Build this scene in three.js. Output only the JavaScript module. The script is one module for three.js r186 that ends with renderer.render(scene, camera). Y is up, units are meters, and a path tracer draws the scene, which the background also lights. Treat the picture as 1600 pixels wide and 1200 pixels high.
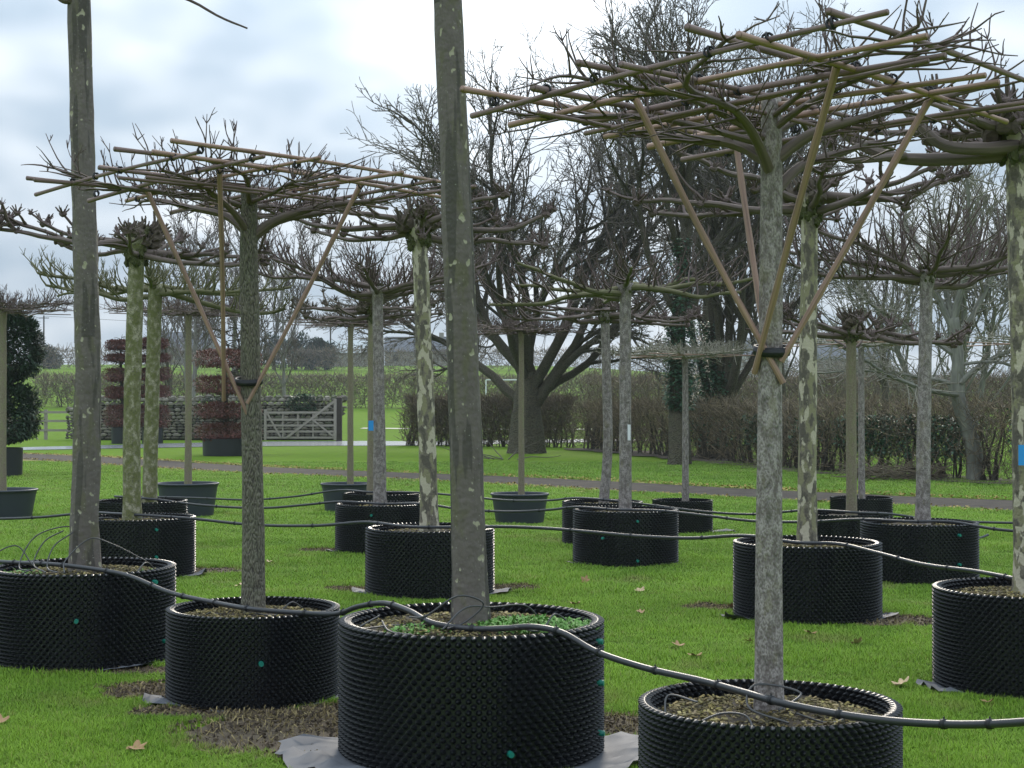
import * as THREE from 'three';
import { ImprovedNoise } from 'three/addons/math/ImprovedNoise.js';
import { mergeGeometries } from 'three/addons/utils/BufferGeometryUtils.js';

// ---------------------------------------------------------------- camera, sky, sun, exposure
const scene = new THREE.Scene();
const camera = new THREE.PerspectiveCamera(28.07, 4 / 3, 0.1, 3000);
camera.position.set(0, 1.6, 0);
camera.rotation.set(Math.atan(35 / 2400), 0, 0);
const renderer = new THREE.WebGLRenderer({ antialias: true });
renderer.toneMapping = THREE.LinearToneMapping;
renderer.toneMappingExposure = 1.5;
renderer.shadowMap.enabled = true;
scene.fog = new THREE.FogExp2(0xdfe6ea, 0.0004);

const perlin = new ImprovedNoise();
const N3 = (x, y, z) => perlin.noise(x, y, z);
const fbm = (x, y, z, o = 4) => { let s = 0, a = 0.5, f = 1; for (let i = 0; i < o; i++) { s += a * N3(x * f, y * f, z * f); a *= 0.5; f *= 2.03; } return s; };
const clamp = (v, a = 0, b = 1) => Math.min(b, Math.max(a, v));
const sstep = (a, b, v) => { const t = clamp((v - a) / (b - a)); return t * t * (3 - 2 * t); };
const lerp = (a, b, t) => a + (b - a) * t;

const SUN = new THREE.Vector3(0.06, Math.sin(0.5), -Math.cos(0.5)).normalize();
{ // overcast late-winter sky: layered cloud, thinnest where the sun stands behind it
  const W = 1024, H = 512, data = new Float32Array(W * H * 4);
  const glow = new THREE.Vector3(0.012, 0.245, -0.97).normalize();
  const v = new THREE.Vector3();
  for (let j = 0; j < H; j++) for (let i = 0; i < W; i++) {
    const th = ((i + 0.5) / W - 0.5) * 2 * Math.PI, el = ((j + 0.5) / H - 0.5) * Math.PI;
    v.set(Math.cos(el) * Math.cos(th), Math.sin(el), Math.cos(el) * Math.sin(th));
    const k = 1 / (Math.max(v.y, 0) + 0.16);
    const cx = v.x * k, cz = v.z * k;
    let n = fbm(cx * 2.3 + 11, cz * 2.3 + 4, 1.7, 5) * 1.25 + fbm(cx * 7 + 3, cz * 7, 5.2, 4) * 0.5;
    let c = clamp(0.22 + n * 1.15);
    const a = Math.acos(clamp(v.dot(glow), -1, 1));
    const g = Math.exp(-Math.pow(a / 0.085, 2)) * 0.8 + Math.exp(-Math.pow(a / 0.24, 2)) * 0.22;
    c = clamp(c + g * 0.8);
    const hz = Math.exp(-Math.max(v.y, 0) / 0.055);            // brighter, whiter strip above the horizon
    c = clamp(c + hz * 0.22);
    const up = (1 + 2 * Math.max(v.y, 0)) / 1.22;              // the standard overcast sky: three times brighter overhead
    let r = lerp(0.31, 0.70, c), gg = lerp(0.39, 0.74, c), b = lerp(0.475, 0.78, c);
    const m = (1 + 0.35 * g) * up;
    if (v.y < -0.02) { r = 0.2; gg = 0.22; b = 0.18; }
    const o = (j * W + i) * 4;
    data[o] = r * m; data[o + 1] = gg * m; data[o + 2] = b * m; data[o + 3] = 1;
  }
  const t = new THREE.DataTexture(data, W, H, THREE.RGBAFormat, THREE.FloatType);
  t.mapping = THREE.EquirectangularReflectionMapping; t.magFilter = THREE.LinearFilter; t.minFilter = THREE.LinearFilter; t.needsUpdate = true;
  scene.background = t; scene.environment = t;
}
const sun = new THREE.DirectionalLight(0xfff4e4, 1.5);
sun.position.copy(SUN).multiplyScalar(80); sun.castShadow = true; sun.shadow.radius = 26;
sun.shadow.mapSize.set(4096, 4096);
Object.assign(sun.shadow.camera, { left: -40, right: 40, top: 40, bottom: -40, near: 1, far: 220 });
scene.add(sun); scene.add(sun.target);

// ---------------------------------------------------------------- helpers
function rng(seed) { let a = seed >>> 0; return () => { a = (a + 0x6D2B79F5) | 0; let t = Math.imul(a ^ (a >>> 15), 1 | a); t = (t + Math.imul(t ^ (t >>> 7), 61 | t)) ^ t; return ((t ^ (t >>> 14)) >>> 0) / 4294967296; }; }
let R = rng(7);
const rr = (a, b) => a + (b - a) * R();
const V = (x, y, z) => new THREE.Vector3(x, y, z);
const taken = {};
function numbered(n) { if (!(n in taken)) { taken[n] = 0; return n; } taken[n]++; return n + '_' + String(taken[n]).padStart(3, '0'); }
function tag(o, label, category, group, kind) { if (label) o.userData.label = label; if (category) o.userData.category = category; if (group) o.userData.group = group; if (kind) o.userData.kind = kind; return o; }
function thing(name, label, category, group, x = 0, y = 0, z = 0) { const g = new THREE.Group(); g.name = numbered(name); g.position.set(x, y, z); tag(g, label, category, group); scene.add(g); return g; }
function mesh(name, geo, mat, parent, kind) {
  const m = new THREE.Mesh(geo, mat); m.name = parent ? name : numbered(name); m.castShadow = m.receiveShadow = true;
  if (kind) m.userData.kind = kind; (parent || scene).add(m); return m;
}
class GB { // growing buffer of triangles
  constructor() { this.p = []; this.u = []; this.i = []; this.c = null; }
  get n() { return this.p.length / 3; }
  tube(pts, rad, sides = 6, o = {}) {
    const n = pts.length, base = this.n, T = V(), U = V(), W2 = V(), ref = V(0, 1, 0);
    let len = o.v0 || 0, first = true;
    const cols = sides + 1;
    for (let k = 0; k < n; k++) {
      const a = pts[Math.max(0, k - 1)], b = pts[Math.min(n - 1, k + 1)];
      T.subVectors(b, a).normalize();
      if (first) { ref.set(Math.abs(T.y) > 0.9 ? 1 : 0, Math.abs(T.y) > 0.9 ? 0 : 1, 0); U.crossVectors(ref, T).normalize(); first = false; }
      else { U.addScaledVector(T, -U.dot(T)).normalize(); }
      W2.crossVectors(T, U);
      if (k) len += pts[k].distanceTo(pts[k - 1]);
      for (let s = 0; s < cols; s++) {
        const ang = (s % sides) / sides * 2 * Math.PI; let r = rad[k];
        if (o.lump) r *= 1 + o.lump * N3(Math.cos(ang) * 1.3 + (o.seed || 0), len * (o.lf || 3.2), Math.sin(ang) * 1.3) + o.lump * 0.5 * N3(Math.cos(ang) * 2.4 + (o.seed || 0), len * (o.lf || 3.2) * 3, Math.sin(ang) * 2.4);
        const cx = Math.cos(ang) * r, sx = Math.sin(ang) * r;
        this.p.push(pts[k].x + U.x * cx + W2.x * sx, pts[k].y + U.y * cx + W2.y * sx, pts[k].z + U.z * cx + W2.z * sx);
        this.u.push(s / sides + (o.u0 || 0), len / 4);
      }
      if (k) for (let s = 0; s < sides; s++) { const q = base + (k - 1) * cols + s; this.i.push(q, q + 1, q + cols, q + 1, q + cols + 1, q + cols); }
    }
    if (o.cap !== false) { // end cap
      for (const [k, flip] of o.cap === 'both' ? [[0, 1], [n - 1, 0]] : [[n - 1, 0]]) {
        const c = this.n; this.p.push(pts[k].x, pts[k].y, pts[k].z); this.u.push(0.5, len / 4);
        for (let s = 0; s < sides; s++) { const q = base + k * cols + s; flip ? this.i.push(c, q + 1, q) : this.i.push(c, q, q + 1); }
      }
    }
    return this;
  }
  leaf(p, dir, up, L, Wd) { // a small folded leaf, two quads as four triangles
    const s = V().crossVectors(dir, up).normalize(), b = this.n, nn = V().crossVectors(s, dir).normalize();
    const m = p.clone().addScaledVector(dir, L * 0.45).addScaledVector(nn, L * 0.08), e = p.clone().addScaledVector(dir, L);
    const l = m.clone().addScaledVector(s, Wd / 2).addScaledVector(nn, L * 0.06), r = m.clone().addScaledVector(s, -Wd / 2).addScaledVector(nn, L * 0.06);
    for (const q of [p, l, m, r, e]) { this.p.push(q.x, q.y, q.z); this.u.push(q.x * 3, q.y * 3 + q.z); }
    this.i.push(b, b + 2, b + 1, b, b + 3, b + 2, b + 1, b + 2, b + 4, b + 2, b + 3, b + 4);
  }
  box(cx, cy, cz, sx, sy, sz, m) { const g = new THREE.BoxGeometry(sx, sy, sz); g.translate(cx, cy, cz); if (m) g.applyMatrix4(m); return this.add(g); }
  add(g) { const b = this.n, P = g.attributes.position, UV = g.attributes.uv; for (let k = 0; k < P.count; k++) { this.p.push(P.getX(k), P.getY(k), P.getZ(k)); this.u.push(UV ? UV.getX(k) : 0, UV ? UV.getY(k) : 0); }
    if (g.index) for (let k = 0; k < g.index.count; k++) this.i.push(b + g.index.getX(k)); else for (let k = 0; k < P.count; k++) this.i.push(b + k); return this; }
  geo(seamCols) {
    const g = new THREE.BufferGeometry();
    g.setAttribute('position', new THREE.Float32BufferAttribute(this.p, 3)); g.setAttribute('uv', new THREE.Float32BufferAttribute(this.u, 2));
    g.setIndex(this.i); g.computeVertexNormals();
    if (seamCols) { const nn = g.attributes.normal, rows = Math.floor(this.n / seamCols); for (let k = 0; k < rows; k++) { const a = k * seamCols, b = a + seamCols - 1; if (b >= this.n) break; const v = V(nn.getX(a) + nn.getX(b), nn.getY(a) + nn.getY(b), nn.getZ(a) + nn.getZ(b)).normalize(); nn.setXYZ(a, v.x, v.y, v.z); nn.setXYZ(b, v.x, v.y, v.z); } }
    return g;
  }
  build(name, mat, parent, kind, seam) { return this.p.length ? mesh(name, this.geo(seam), mat, parent, kind) : null; }
}
function curve(pts, n) { return new THREE.CatmullRomCurve3(pts, false, 'centripetal').getPoints(n); }
function taper(n, a, b, pw = 1) { return Array.from({ length: n }, (_, k) => lerp(a, b, Math.pow(k / (n - 1), pw))); }

// ---------------------------------------------------------------- procedural textures
function tex(w, h, fn, srgb = true, wrap = true) { // fn(u, v) -> [r, g, b] linear 0..1
  const d = new Uint8Array(w * h * 4), e = (x) => Math.round(255 * (srgb ? (x <= 0.0031308 ? 12.92 * x : 1.055 * Math.pow(x, 1 / 2.4) - 0.055) : x));
  for (let j = 0; j < h; j++) for (let i = 0; i < w; i++) { const c = fn((i + 0.5) / w, (j + 0.5) / h), o = (j * w + i) * 4; d[o] = e(clamp(c[0])); d[o + 1] = e(clamp(c[1])); d[o + 2] = e(clamp(c[2])); d[o + 3] = 255; }
  const t = new THREE.DataTexture(d, w, h); t.magFilter = THREE.LinearFilter; t.minFilter = THREE.LinearMipmapLinearFilter; t.generateMipmaps = true;
  if (wrap) t.wrapS = t.wrapT = THREE.RepeatWrapping; if (srgb) t.colorSpace = THREE.SRGBColorSpace; t.needsUpdate = true; return t;
}
const mix3 = (a, b, t) => [lerp(a[0], b[0], t), lerp(a[1], b[1], t), lerp(a[2], b[2], t)];
function bark(fn, bumpScale, rough = 0.85) { // fn(x, y, z) on a cylinder of 4 m; returns [colour, height]
  const w = 256, h = 1024, hs = new Float32Array(w * h);
  const map = tex(w, h, (u, v) => { const a = u * 2 * Math.PI, q = fn(Math.cos(a), v * 14, Math.sin(a)); hs[Math.floor(v * h) * w + Math.floor(u * w)] = q[1]; return q[0]; });
  const bump = tex(w, h, (u, v) => { const q = clamp(hs[Math.floor(v * h) * w + Math.floor(u * w)]); return [q, q, q]; }, false);
  return new THREE.MeshStandardMaterial({ map, bumpMap: bump, bumpScale, roughness: rough });
}
const speck = (x, y, z, f) => N3(x * f + 9.1, y * f * 4, z * f - 3.3);
const M = {};
M.smooth = bark((x, y, z) => {
  let c = mix3([0.122, 0.104, 0.09], [0.162, 0.14, 0.122], 0.5 + fbm(x * 1.2, y * 3, z * 1.2));
  c = mix3(c, [0.125, 0.12, 0.06], 0.6 * sstep(0.05, 0.3, fbm(x * 0.9 + 5, y * 1.5, z * 0.9 + 2)));
  const dk = fbm(x * 1.0 + 21, y * 0.33, z * 1.0 - 6, 4); c = mix3(c, [0.06, 0.055, 0.045], 0.75 * sstep(0.03, 0.13, dk));
  const pa = fbm(x * 1.8 - 8, y * 5.5, z * 1.8 + 3, 2); c = mix3(c, [0.38, 0.36, 0.25], sstep(0.30, 0.32, pa));
  const dot = speck(x, y, z, 9); c = mix3(c, [0.42, 0.42, 0.36], 0.7 * sstep(0.62, 0.66, dot));
  const st = 0.5 + 0.5 * N3(x * 9, y * 3, z * 9); c = mix3(c, [c[0] * 0.75, c[1] * 0.75, c[2] * 0.75], st * 0.4);
  return [c, 0.5 + 0.5 * fbm(x * 3, y * 9, z * 3, 4) - (dk > 0.08 ? -0.12 : 0) + (pa > 0.38 ? -0.2 : 0)];
}, 0.010);
M.fissured = bark((x, y, z) => {
  const w = fbm(x * 2, y * 5, z * 2, 3) * 0.9, r1 = Math.abs(N3(x * 5 + w, y * 7 + w, z * 5)), r2 = Math.abs(N3(x * 9 + 4, y * 11 + w, z * 9 - w));
  const h = clamp(r1 * 2.2) * 0.65 + clamp(r2 * 2) * 0.35;
  const c = mix3([0.05, 0.043, 0.034], mix3([0.20, 0.175, 0.135], [0.16, 0.16, 0.11], 0.5 + fbm(x, y * 2, z + 4)), sstep(0.05, 0.5, h));
  return [c, h];
}, 0.014);
M.lichen = bark((x, y, z) => {
  const k = fbm(x * 2.0, y * 5, z * 2.0, 4), b = fbm(x * 6 + 2, y * 26, z * 6, 3), l = N3(x * 1.2, y * 9 + fbm(x, y, z) * 2, z * 1.2);
  let c = mix3([0.14, 0.118, 0.106], [0.35, 0.312, 0.295], sstep(-0.3, 0.3, k * 0.7 + b * 1.1));
  c = mix3(c, [0.10, 0.092, 0.075], 0.7 * sstep(0.12, 0.3, b - k * 0.3)); c = mix3(c, [0.09, 0.085, 0.07], 0.5 * sstep(0.3, 0.5, l));
  c = mix3(c, [0.20, 0.18, 0.10], 0.4 * sstep(0.1, 0.35, fbm(x + 7, y * 2.5, z + 1)));
  return [c, 0.5 + b * 0.7 + k * 0.3 - 0.3 * sstep(0.3, 0.5, l)];
}, 0.007);
M.plane = bark((x, y, z) => {
  const k = fbm(x * 0.95 + 3, y * 1.7, z * 0.95, 5), q = fbm(x * 1.5 - 5, y * 2.6, z * 1.5 + 8, 5);
  let c = mix3([0.13, 0.112, 0.085], [0.20, 0.178, 0.13], 0.5 + fbm(x * 3, y * 14, z * 3, 3));
  c = mix3(c, [0.23, 0.215, 0.125], sstep(0.06, 0.09, q)); c = mix3(c, [0.46, 0.42, 0.31], sstep(0.08, 0.10, k));
  c = mix3(c, [0.085, 0.075, 0.058], 0.8 * sstep(0.12, 0.15, -q - k * 0.4));
  return [c, 0.5 + fbm(x * 4, y * 16, z * 4, 3) * 0.5 - 0.3 * sstep(0.07, 0.09, k) - 0.15 * sstep(0.02, 0.05, q)];
}, 0.008);
M.mossy = bark((x, y, z) => {
  const k = fbm(x * 1.6 + 3, y * 4, z * 1.6, 4), b = fbm(x * 6, y * 20, z * 6, 3);
  let c = mix3([0.16, 0.16, 0.075], [0.25, 0.24, 0.15], 0.5 + b * 1.4);
  c = mix3(c, [0.12, 0.13, 0.035], 0.75 * sstep(-0.06, 0.12, k)); c = mix3(c, [0.34, 0.32, 0.22], sstep(0.16, 0.2, -k + b * 0.4)); c = mix3(c, [0.07, 0.065, 0.045], 0.7 * sstep(0.14, 0.25, b));
  return [c, 0.5 + b * 0.8];
}, 0.009, 0.95);
M.young = bark((x, y, z) => {
  const b = fbm(x * 4, y * 16, z * 4, 4), k = fbm(x, y * 2.5, z + 4, 3);
  let c = mix3([0.15, 0.125, 0.08], [0.25, 0.215, 0.15], 0.5 + b * 1.2); c = mix3(c, [0.20, 0.20, 0.10], 0.6 * sstep(0, 0.25, k));
  return [c, 0.5 + b * 0.6];
}, 0.004);
const noiseTone = tex(256, 256, (u, v) => { const q = 0.72 + 0.55 * fbm(u * 12, v * 12, 2.2, 4); return [q, q, q]; });
const std = (r, g, b, rough = 0.85, o = {}) => new THREE.MeshStandardMaterial({ color: new THREE.Color().setRGB(r, g, b), roughness: rough, ...o });
M.limb = std(0.18, 0.138, 0.118, 0.9, { map: noiseTone });
M.limbGreen = std(0.185, 0.175, 0.09, 0.95, { map: noiseTone });
M.knuckle = std(0.115, 0.09, 0.064, 0.95, { map: noiseTone });
M.moss = std(0.085, 0.095, 0.03, 1.0, { map: noiseTone });
M.twig = std(0.14, 0.10, 0.088, 0.85, { map: noiseTone });
M.cane = std(0.40, 0.25, 0.185, 0.6, { map: noiseTone });
M.caneOld = std(0.25, 0.17, 0.15, 0.7, { map: noiseTone });
M.tie = std(0.008, 0.009, 0.011, 0.6);
M.farBark = std(0.55, 0.52, 0.46, 0.95, { map: M.fissured.map, bumpMap: M.fissured.bumpMap, bumpScale: 0.03 });
M.farTwig = std(0.12, 0.102, 0.085, 0.95);  // haze and backlight of the distant crowns put in by lightening this colour
M.paleBark = std(0.25, 0.25, 0.205, 0.9, { map: noiseTone });
M.paleTwig = std(0.22, 0.205, 0.16, 0.9);
M.birchBark = std(0.30, 0.28, 0.26, 0.9, { map: noiseTone });
M.birchTwig = std(0.13, 0.105, 0.095, 0.9);
M.pot = std(0.008, 0.0095, 0.0118, 0.32);
M.potPlain = std(0.034, 0.041, 0.056, 0.5);
M.potFar = std(0.009, 0.012, 0.016, 0.5);
M.hose = std(0.03, 0.032, 0.036, 0.38);
M.tube = std(0.055, 0.055, 0.055, 0.45);
M.screw = std(0.01, 0.20, 0.15, 0.4);
M.soil = std(0.055, 0.042, 0.028, 1.0, { map: noiseTone });
M.chip = std(0.40, 0.35, 0.17, 0.9);
M.weed = std(0.14, 0.30, 0.06, 0.7, { side: THREE.DoubleSide });
M.sheet = new THREE.MeshPhysicalMaterial({ color: new THREE.Color().setRGB(0.12, 0.127, 0.142), roughness: 0.62, specularIntensity: 0.4, side: THREE.DoubleSide });
M.blue = std(0.02, 0.28, 0.68, 0.5);
M.white = std(0.75, 0.76, 0.78, 0.5);
M.beech = std(0.16, 0.06, 0.045, 0.7, { side: THREE.DoubleSide });
M.yew = std(0.022, 0.052, 0.022, 0.7, { side: THREE.DoubleSide });
M.ivy = std(0.035, 0.085, 0.04, 0.45, { side: THREE.DoubleSide });
M.hedgeTwig = std(0.14, 0.11, 0.075, 0.95);
M.hedgeTan = std(0.27, 0.21, 0.125, 0.95);
M.timber = std(0.40, 0.36, 0.305, 0.9, { map: noiseTone });
M.timberDark = std(0.05, 0.04, 0.03, 0.9, { map: noiseTone });
M.stone = std(0.20, 0.18, 0.145, 0.95, { map: noiseTone });
M.slate = std(0.11, 0.115, 0.13, 0.7);
M.barnRoof = std(0.42, 0.46, 0.47, 0.6);
M.render = std(0.26, 0.24, 0.21, 0.9);
M.glass = std(0.03, 0.035, 0.04, 0.1);
M.fallen = std(0.33, 0.20, 0.09, 0.8, { side: THREE.DoubleSide });

// ---------------------------------------------------------------- terrain, paths
function groundY(x, z) { const d = -z; const k = clamp((d - 78) / 240); let h = 10.2 * (k * k * (3 - 2 * k) * 0.55 + k * 0.45) * sstep(78, 96, d); h *= lerp(1, 0.72, sstep(0, 60, x)); return h + sstep(90, 140, d) * 0.7 * fbm(x * 0.012, z * 0.012, 3, 3); }
const grassMap = tex(1024, 1024, (u, v) => {
  const a = u * 2 * Math.PI, b = v * 2 * Math.PI, x = Math.cos(a), y = Math.sin(a), p = Math.cos(b), q = Math.sin(b);
  const n1 = N3(x * 2 + 3, y * 2 + p * 2, q * 2), n2 = N3(x * 9, y * 9 + p * 9, q * 9 + 4), n3 = N3(u * 210, v * 210, 1.3), n4 = N3(u * 480, v * 480, 7.7);
  let c = mix3([0.105, 0.20, 0.012], [0.165, 0.28, 0.020], 0.5 + n1 * 0.5 + n2 * 0.35);
  c = mix3(c, [0.17, 0.20, 0.055], 0.5 * sstep(0.15, 0.5, n2 - n1 * 0.4)); const k = 0.82 + n3 * 0.38 + n4 * 0.3; return [c[0] * k, c[1] * k, c[2] * k];
});
const dirtMap = tex(512, 512, (u, v) => { const n = fbm(u * 9, v * 9, 1, 5), m = N3(u * 120, v * 120, 3), st = N3(u * 200, v * 40, 8); let c = mix3([0.075, 0.055, 0.036], [0.16, 0.12, 0.075], 0.5 + n); c = mix3(c, [0.30, 0.25, 0.12], 0.6 * sstep(0.3, 0.5, st)); const k = 0.85 + m * 0.4; return [c[0] * k, c[1] * k, c[2] * k]; });
const tarMap = tex(512, 512, (u, v) => { const n = fbm(u * 6, v * 6, 4, 4), m = N3(u * 160, v * 160, 2); let c = mix3([0.07, 0.058, 0.048], [0.125, 0.105, 0.085], 0.5 + n); const k = 0.85 + m * 0.35; return [c[0] * k, c[1] * k, c[2] * k]; });
{
  const xs = [], zs = []; for (let k = -70; k <= 70; k++) xs.push(Math.sign(k) * (Math.abs(k) * 1.5 + Math.pow(Math.abs(k) / 70, 3) * 800));
  for (let k = 0; k <= 150; k++) zs.push(60 - k * 2.4 - Math.pow(k / 150, 5) * 900);
  const g = new THREE.BufferGeometry(), p = [], u = [], idx = [], W = xs.length;
  zs.forEach((z, j) => xs.forEach((x, i) => { p.push(x, groundY(x, z), z); u.push(x / 5, z / 5); if (i && j) { const a = (j - 1) * W + i - 1; idx.push(a, a + W, a + 1, a + 1, a + W, a + W + 1); } }));
  g.setAttribute('position', new THREE.Float32BufferAttribute(p, 3)); g.setAttribute('uv', new THREE.Float32BufferAttribute(u, 2)); g.setIndex(idx); g.computeVertexNormals();
  if (g.attributes.normal.getY(0) < 0) { for (let k = 0; k < idx.length; k += 3) { const t = idx[k]; idx[k] = idx[k + 1]; idx[k + 1] = t; } g.setIndex(idx); g.computeVertexNormals(); }
  tag(mesh('lawn', g, new THREE.MeshPhysicalMaterial({ map: grassMap, roughness: 1, specularIntensity: 0.1 })), 'bright green mown lawn rising to fields behind the wall', 'lawn', null, 'structure');
}
function strip(name, line, widths, y, mat, label, wob = 0.12, uvs = 2.2) { // a ribbon on the ground along a line of [x, d]
  const pts = curve(line.map(([x, d]) => V(x, 0, -d)), 90), ws = (t) => { const f = t * (widths.length - 1), k = Math.min(widths.length - 2, Math.floor(f)); return lerp(widths[k], widths[k + 1], f - k); };
  const p = [], u = [], idx = []; const C = 7;
  pts.forEach((q, k) => { const a = pts[Math.max(0, k - 1)], b = pts[Math.min(pts.length - 1, k + 1)], s = V(-(b.z - a.z), 0, b.x - a.x).normalize(), w = ws(k / (pts.length - 1)) / 2;
    for (let c = 0; c < C; c++) { const f = c / (C - 1) * 2 - 1, e = Math.abs(f) > 0.99 ? wob * fbm(q.x * 0.9 + f * 7, q.z * 0.9, 2, 3) * 3 : 0; const x = q.x + s.x * (w * f + Math.sign(f) * e), z = q.z + s.z * (w * f + Math.sign(f) * e); p.push(x, y + groundY(x, z), z); u.push(x / uvs, z / uvs); }
    if (k) for (let c = 0; c < C - 1; c++) { const a2 = (k - 1) * C + c; idx.push(a2, a2 + 1, a2 + C, a2 + 1, a2 + C + 1, a2 + C); } });
  const g = new THREE.BufferGeometry(); g.setAttribute('position', new THREE.Float32BufferAttribute(p, 3)); g.setAttribute('uv', new THREE.Float32BufferAttribute(u, 2)); g.setIndex(idx); g.computeVertexNormals();
  if (g.attributes.normal.getY(9) < 0) { for (let k = 0; k < idx.length; k += 3) { const t = idx[k]; idx[k] = idx[k + 1]; idx[k + 1] = t; } g.setIndex(idx); g.computeVertexNormals(); }
  return tag(mesh(name, g, mat), label, name.split('_').pop(), null, 'structure');
}
const pathLine = [[-26, 54], [-19.5, 52], [-14, 47.5], [-9.6, 42.2], [-6.4, 38.6], [0, 33.1], [4.15, 28.3], [8.2, 24.6], [13, 20.6], [20, 15]];
const vergeMap = tex(512, 512, (u, v) => { const n = fbm(u * 10, v * 10, 6, 4), m = N3(u * 150, v * 150, 2); let c = mix3([0.32, 0.24, 0.08], [0.24, 0.26, 0.05], 0.5 + n * 1.3); const k = 0.85 + m * 0.5; return [c[0] * k, c[1] * k, c[2] * k]; });
strip('path_verge', pathLine, [3.6, 3.5, 3.4, 3.4], 0.006, new THREE.MeshStandardMaterial({ map: vergeMap, roughness: 1 }), 'straw coloured worn verge along the grey path', 0.35, 3);
strip('path', pathLine, [3.4, 2.7, 2.4, 2.4, 2.3], 0.012, new THREE.MeshPhysicalMaterial({ map: tarMap, roughness: 1, specularIntensity: 0.3 }), 'narrow grey path crossing the lawn behind the pots', 0.1);
strip('drive', [[-27, 53], [-20, 56.5], [-15.5, 60.5], [-12, 64], [-8.5, 66], [-4.6, 66.5], [-1.5, 68], [6, 74]], [3.4, 3.4, 5, 8, 8.5, 6, 4], 0.018, std(0.40, 0.41, 0.42, 0.18, { map: noiseTone }), 'wet driveway painted pale for sky shine running past the wooden gate', 0.06);  // base colour lightened to carry the sky reflection off the wet surface
strip('far_path', [[-9, 92], [-2, 91], [6, 91], [14, 92]], [0.9, 0.9], 0.02, std(0.5, 0.47, 0.38, 0.8), 'thin pale track across the field beyond the gate', 0.02);

// bare soil around some of the pots
const BARE = [[-1.15, 7.5, 0.46, 0.5], [-0.98, 7.9, 0.4, 0.3], [-2.0, 8.65, 0.30, 0.26], [-1.5, 8.05, 0.5, 0.16], [0.5, 7.7, 0.3, 0.26], [2.82, 11.45, 0.42, 0.3], [1.6, 12.2, 0.26, 0.2], [0.0, 13.5, 0.26, 0.24], [-1.42, 13.4, 0.24, 0.16], [-2.3, 9.25, 0.55, 0.13], [-3.2, 14.9, 0.7, 0.3], [-2.0, 17.0, 0.35, 0.2]];
function bareness(x, d) { let m = 0; for (const [bx, bd, rx, rz] of BARE) { const q = Math.hypot((x - bx) / rx, (d - bd) / rz) + 0.9 * fbm(x * 4, d * 4, 6, 3); m = Math.max(m, 1 - sstep(0.75, 1.2, q)); } return m; }
R = rng(5);
BARE.forEach(([x, d, rx, rz], k) => {
  const n = 40, p = [0, 0, 0], u = [x, d], idx = [];
  for (let a = 0; a < n; a++) { const t = a / n * 2 * Math.PI, f = 0.95 + 0.5 * fbm(Math.cos(t) * 1.6 + k * 3, Math.sin(t) * 1.6, k, 3); const px = Math.cos(t) * rx * f, pz = Math.sin(t) * rz * f; p.push(px, 0, pz); u.push((x + px) * 1.1, (d - pz) * 1.1); idx.push(0, 1 + (a + 1) % n, 1 + a); }
  const g = new THREE.BufferGeometry(); g.setAttribute('position', new THREE.Float32BufferAttribute(p, 3)); g.setAttribute('uv', new THREE.Float32BufferAttribute(u, 2)); g.setIndex(idx); g.computeVertexNormals();
  const m = mesh('bare_soil', g, M.dirt || (M.dirt = new THREE.MeshStandardMaterial({ map: dirtMap, bumpMap: dirtMap, bumpScale: 0.02, roughness: 1 }))); m.position.set(x, 0.005 + k * 0.0008, -d); tag(m, 'patch of bare brown soil worn beside a pot', 'soil', 'bare soil patches', 'structure');
});

{ R = rng(6); const n = 9000, g = new THREE.TetrahedronGeometry(0.012, 0), im = new THREE.InstancedMesh(g, std(1, 1, 1, 1), n), m = new THREE.Matrix4(), q = new THREE.Quaternion(), e = new THREE.Euler(), c = new THREE.Color(); let k = 0, guard = 0;
  while (k < n && guard++ < 200000) { const [bx, bd, rx, rz] = BARE[Math.floor(R() * BARE.length)], x = bx + rr(-1.3, 1.3) * rx, d = bd + rr(-1.3, 1.3) * rz; if (bareness(x, d) < 0.15 + 0.3 * R()) continue; e.set(rr(0, 6), rr(0, 6), rr(0, 6)); q.setFromEuler(e); const straw = R() < 0.45, s = rr(0.4, 1.5); m.compose(V(x, 0.014, -d), q, straw ? V(s * 3.2, s * 0.2, s * 0.25) : V(s, s * 0.7, s)); im.setMatrixAt(k, m); const t = rr(0.4, 1.2); straw ? im.setColorAt(k, c.setRGB(0.34 * t, 0.27 * t, 0.13 * t)) : im.setColorAt(k, c.setRGB(0.12 * t, 0.09 * t, 0.06 * t)); k++; }
  im.count = k; im.name = 'soil_crumbs'; im.castShadow = im.receiveShadow = true; tag(im, 'straw and soil crumbs scattered on the bare patches', 'litter', null, 'stuff'); scene.add(im); }
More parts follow.
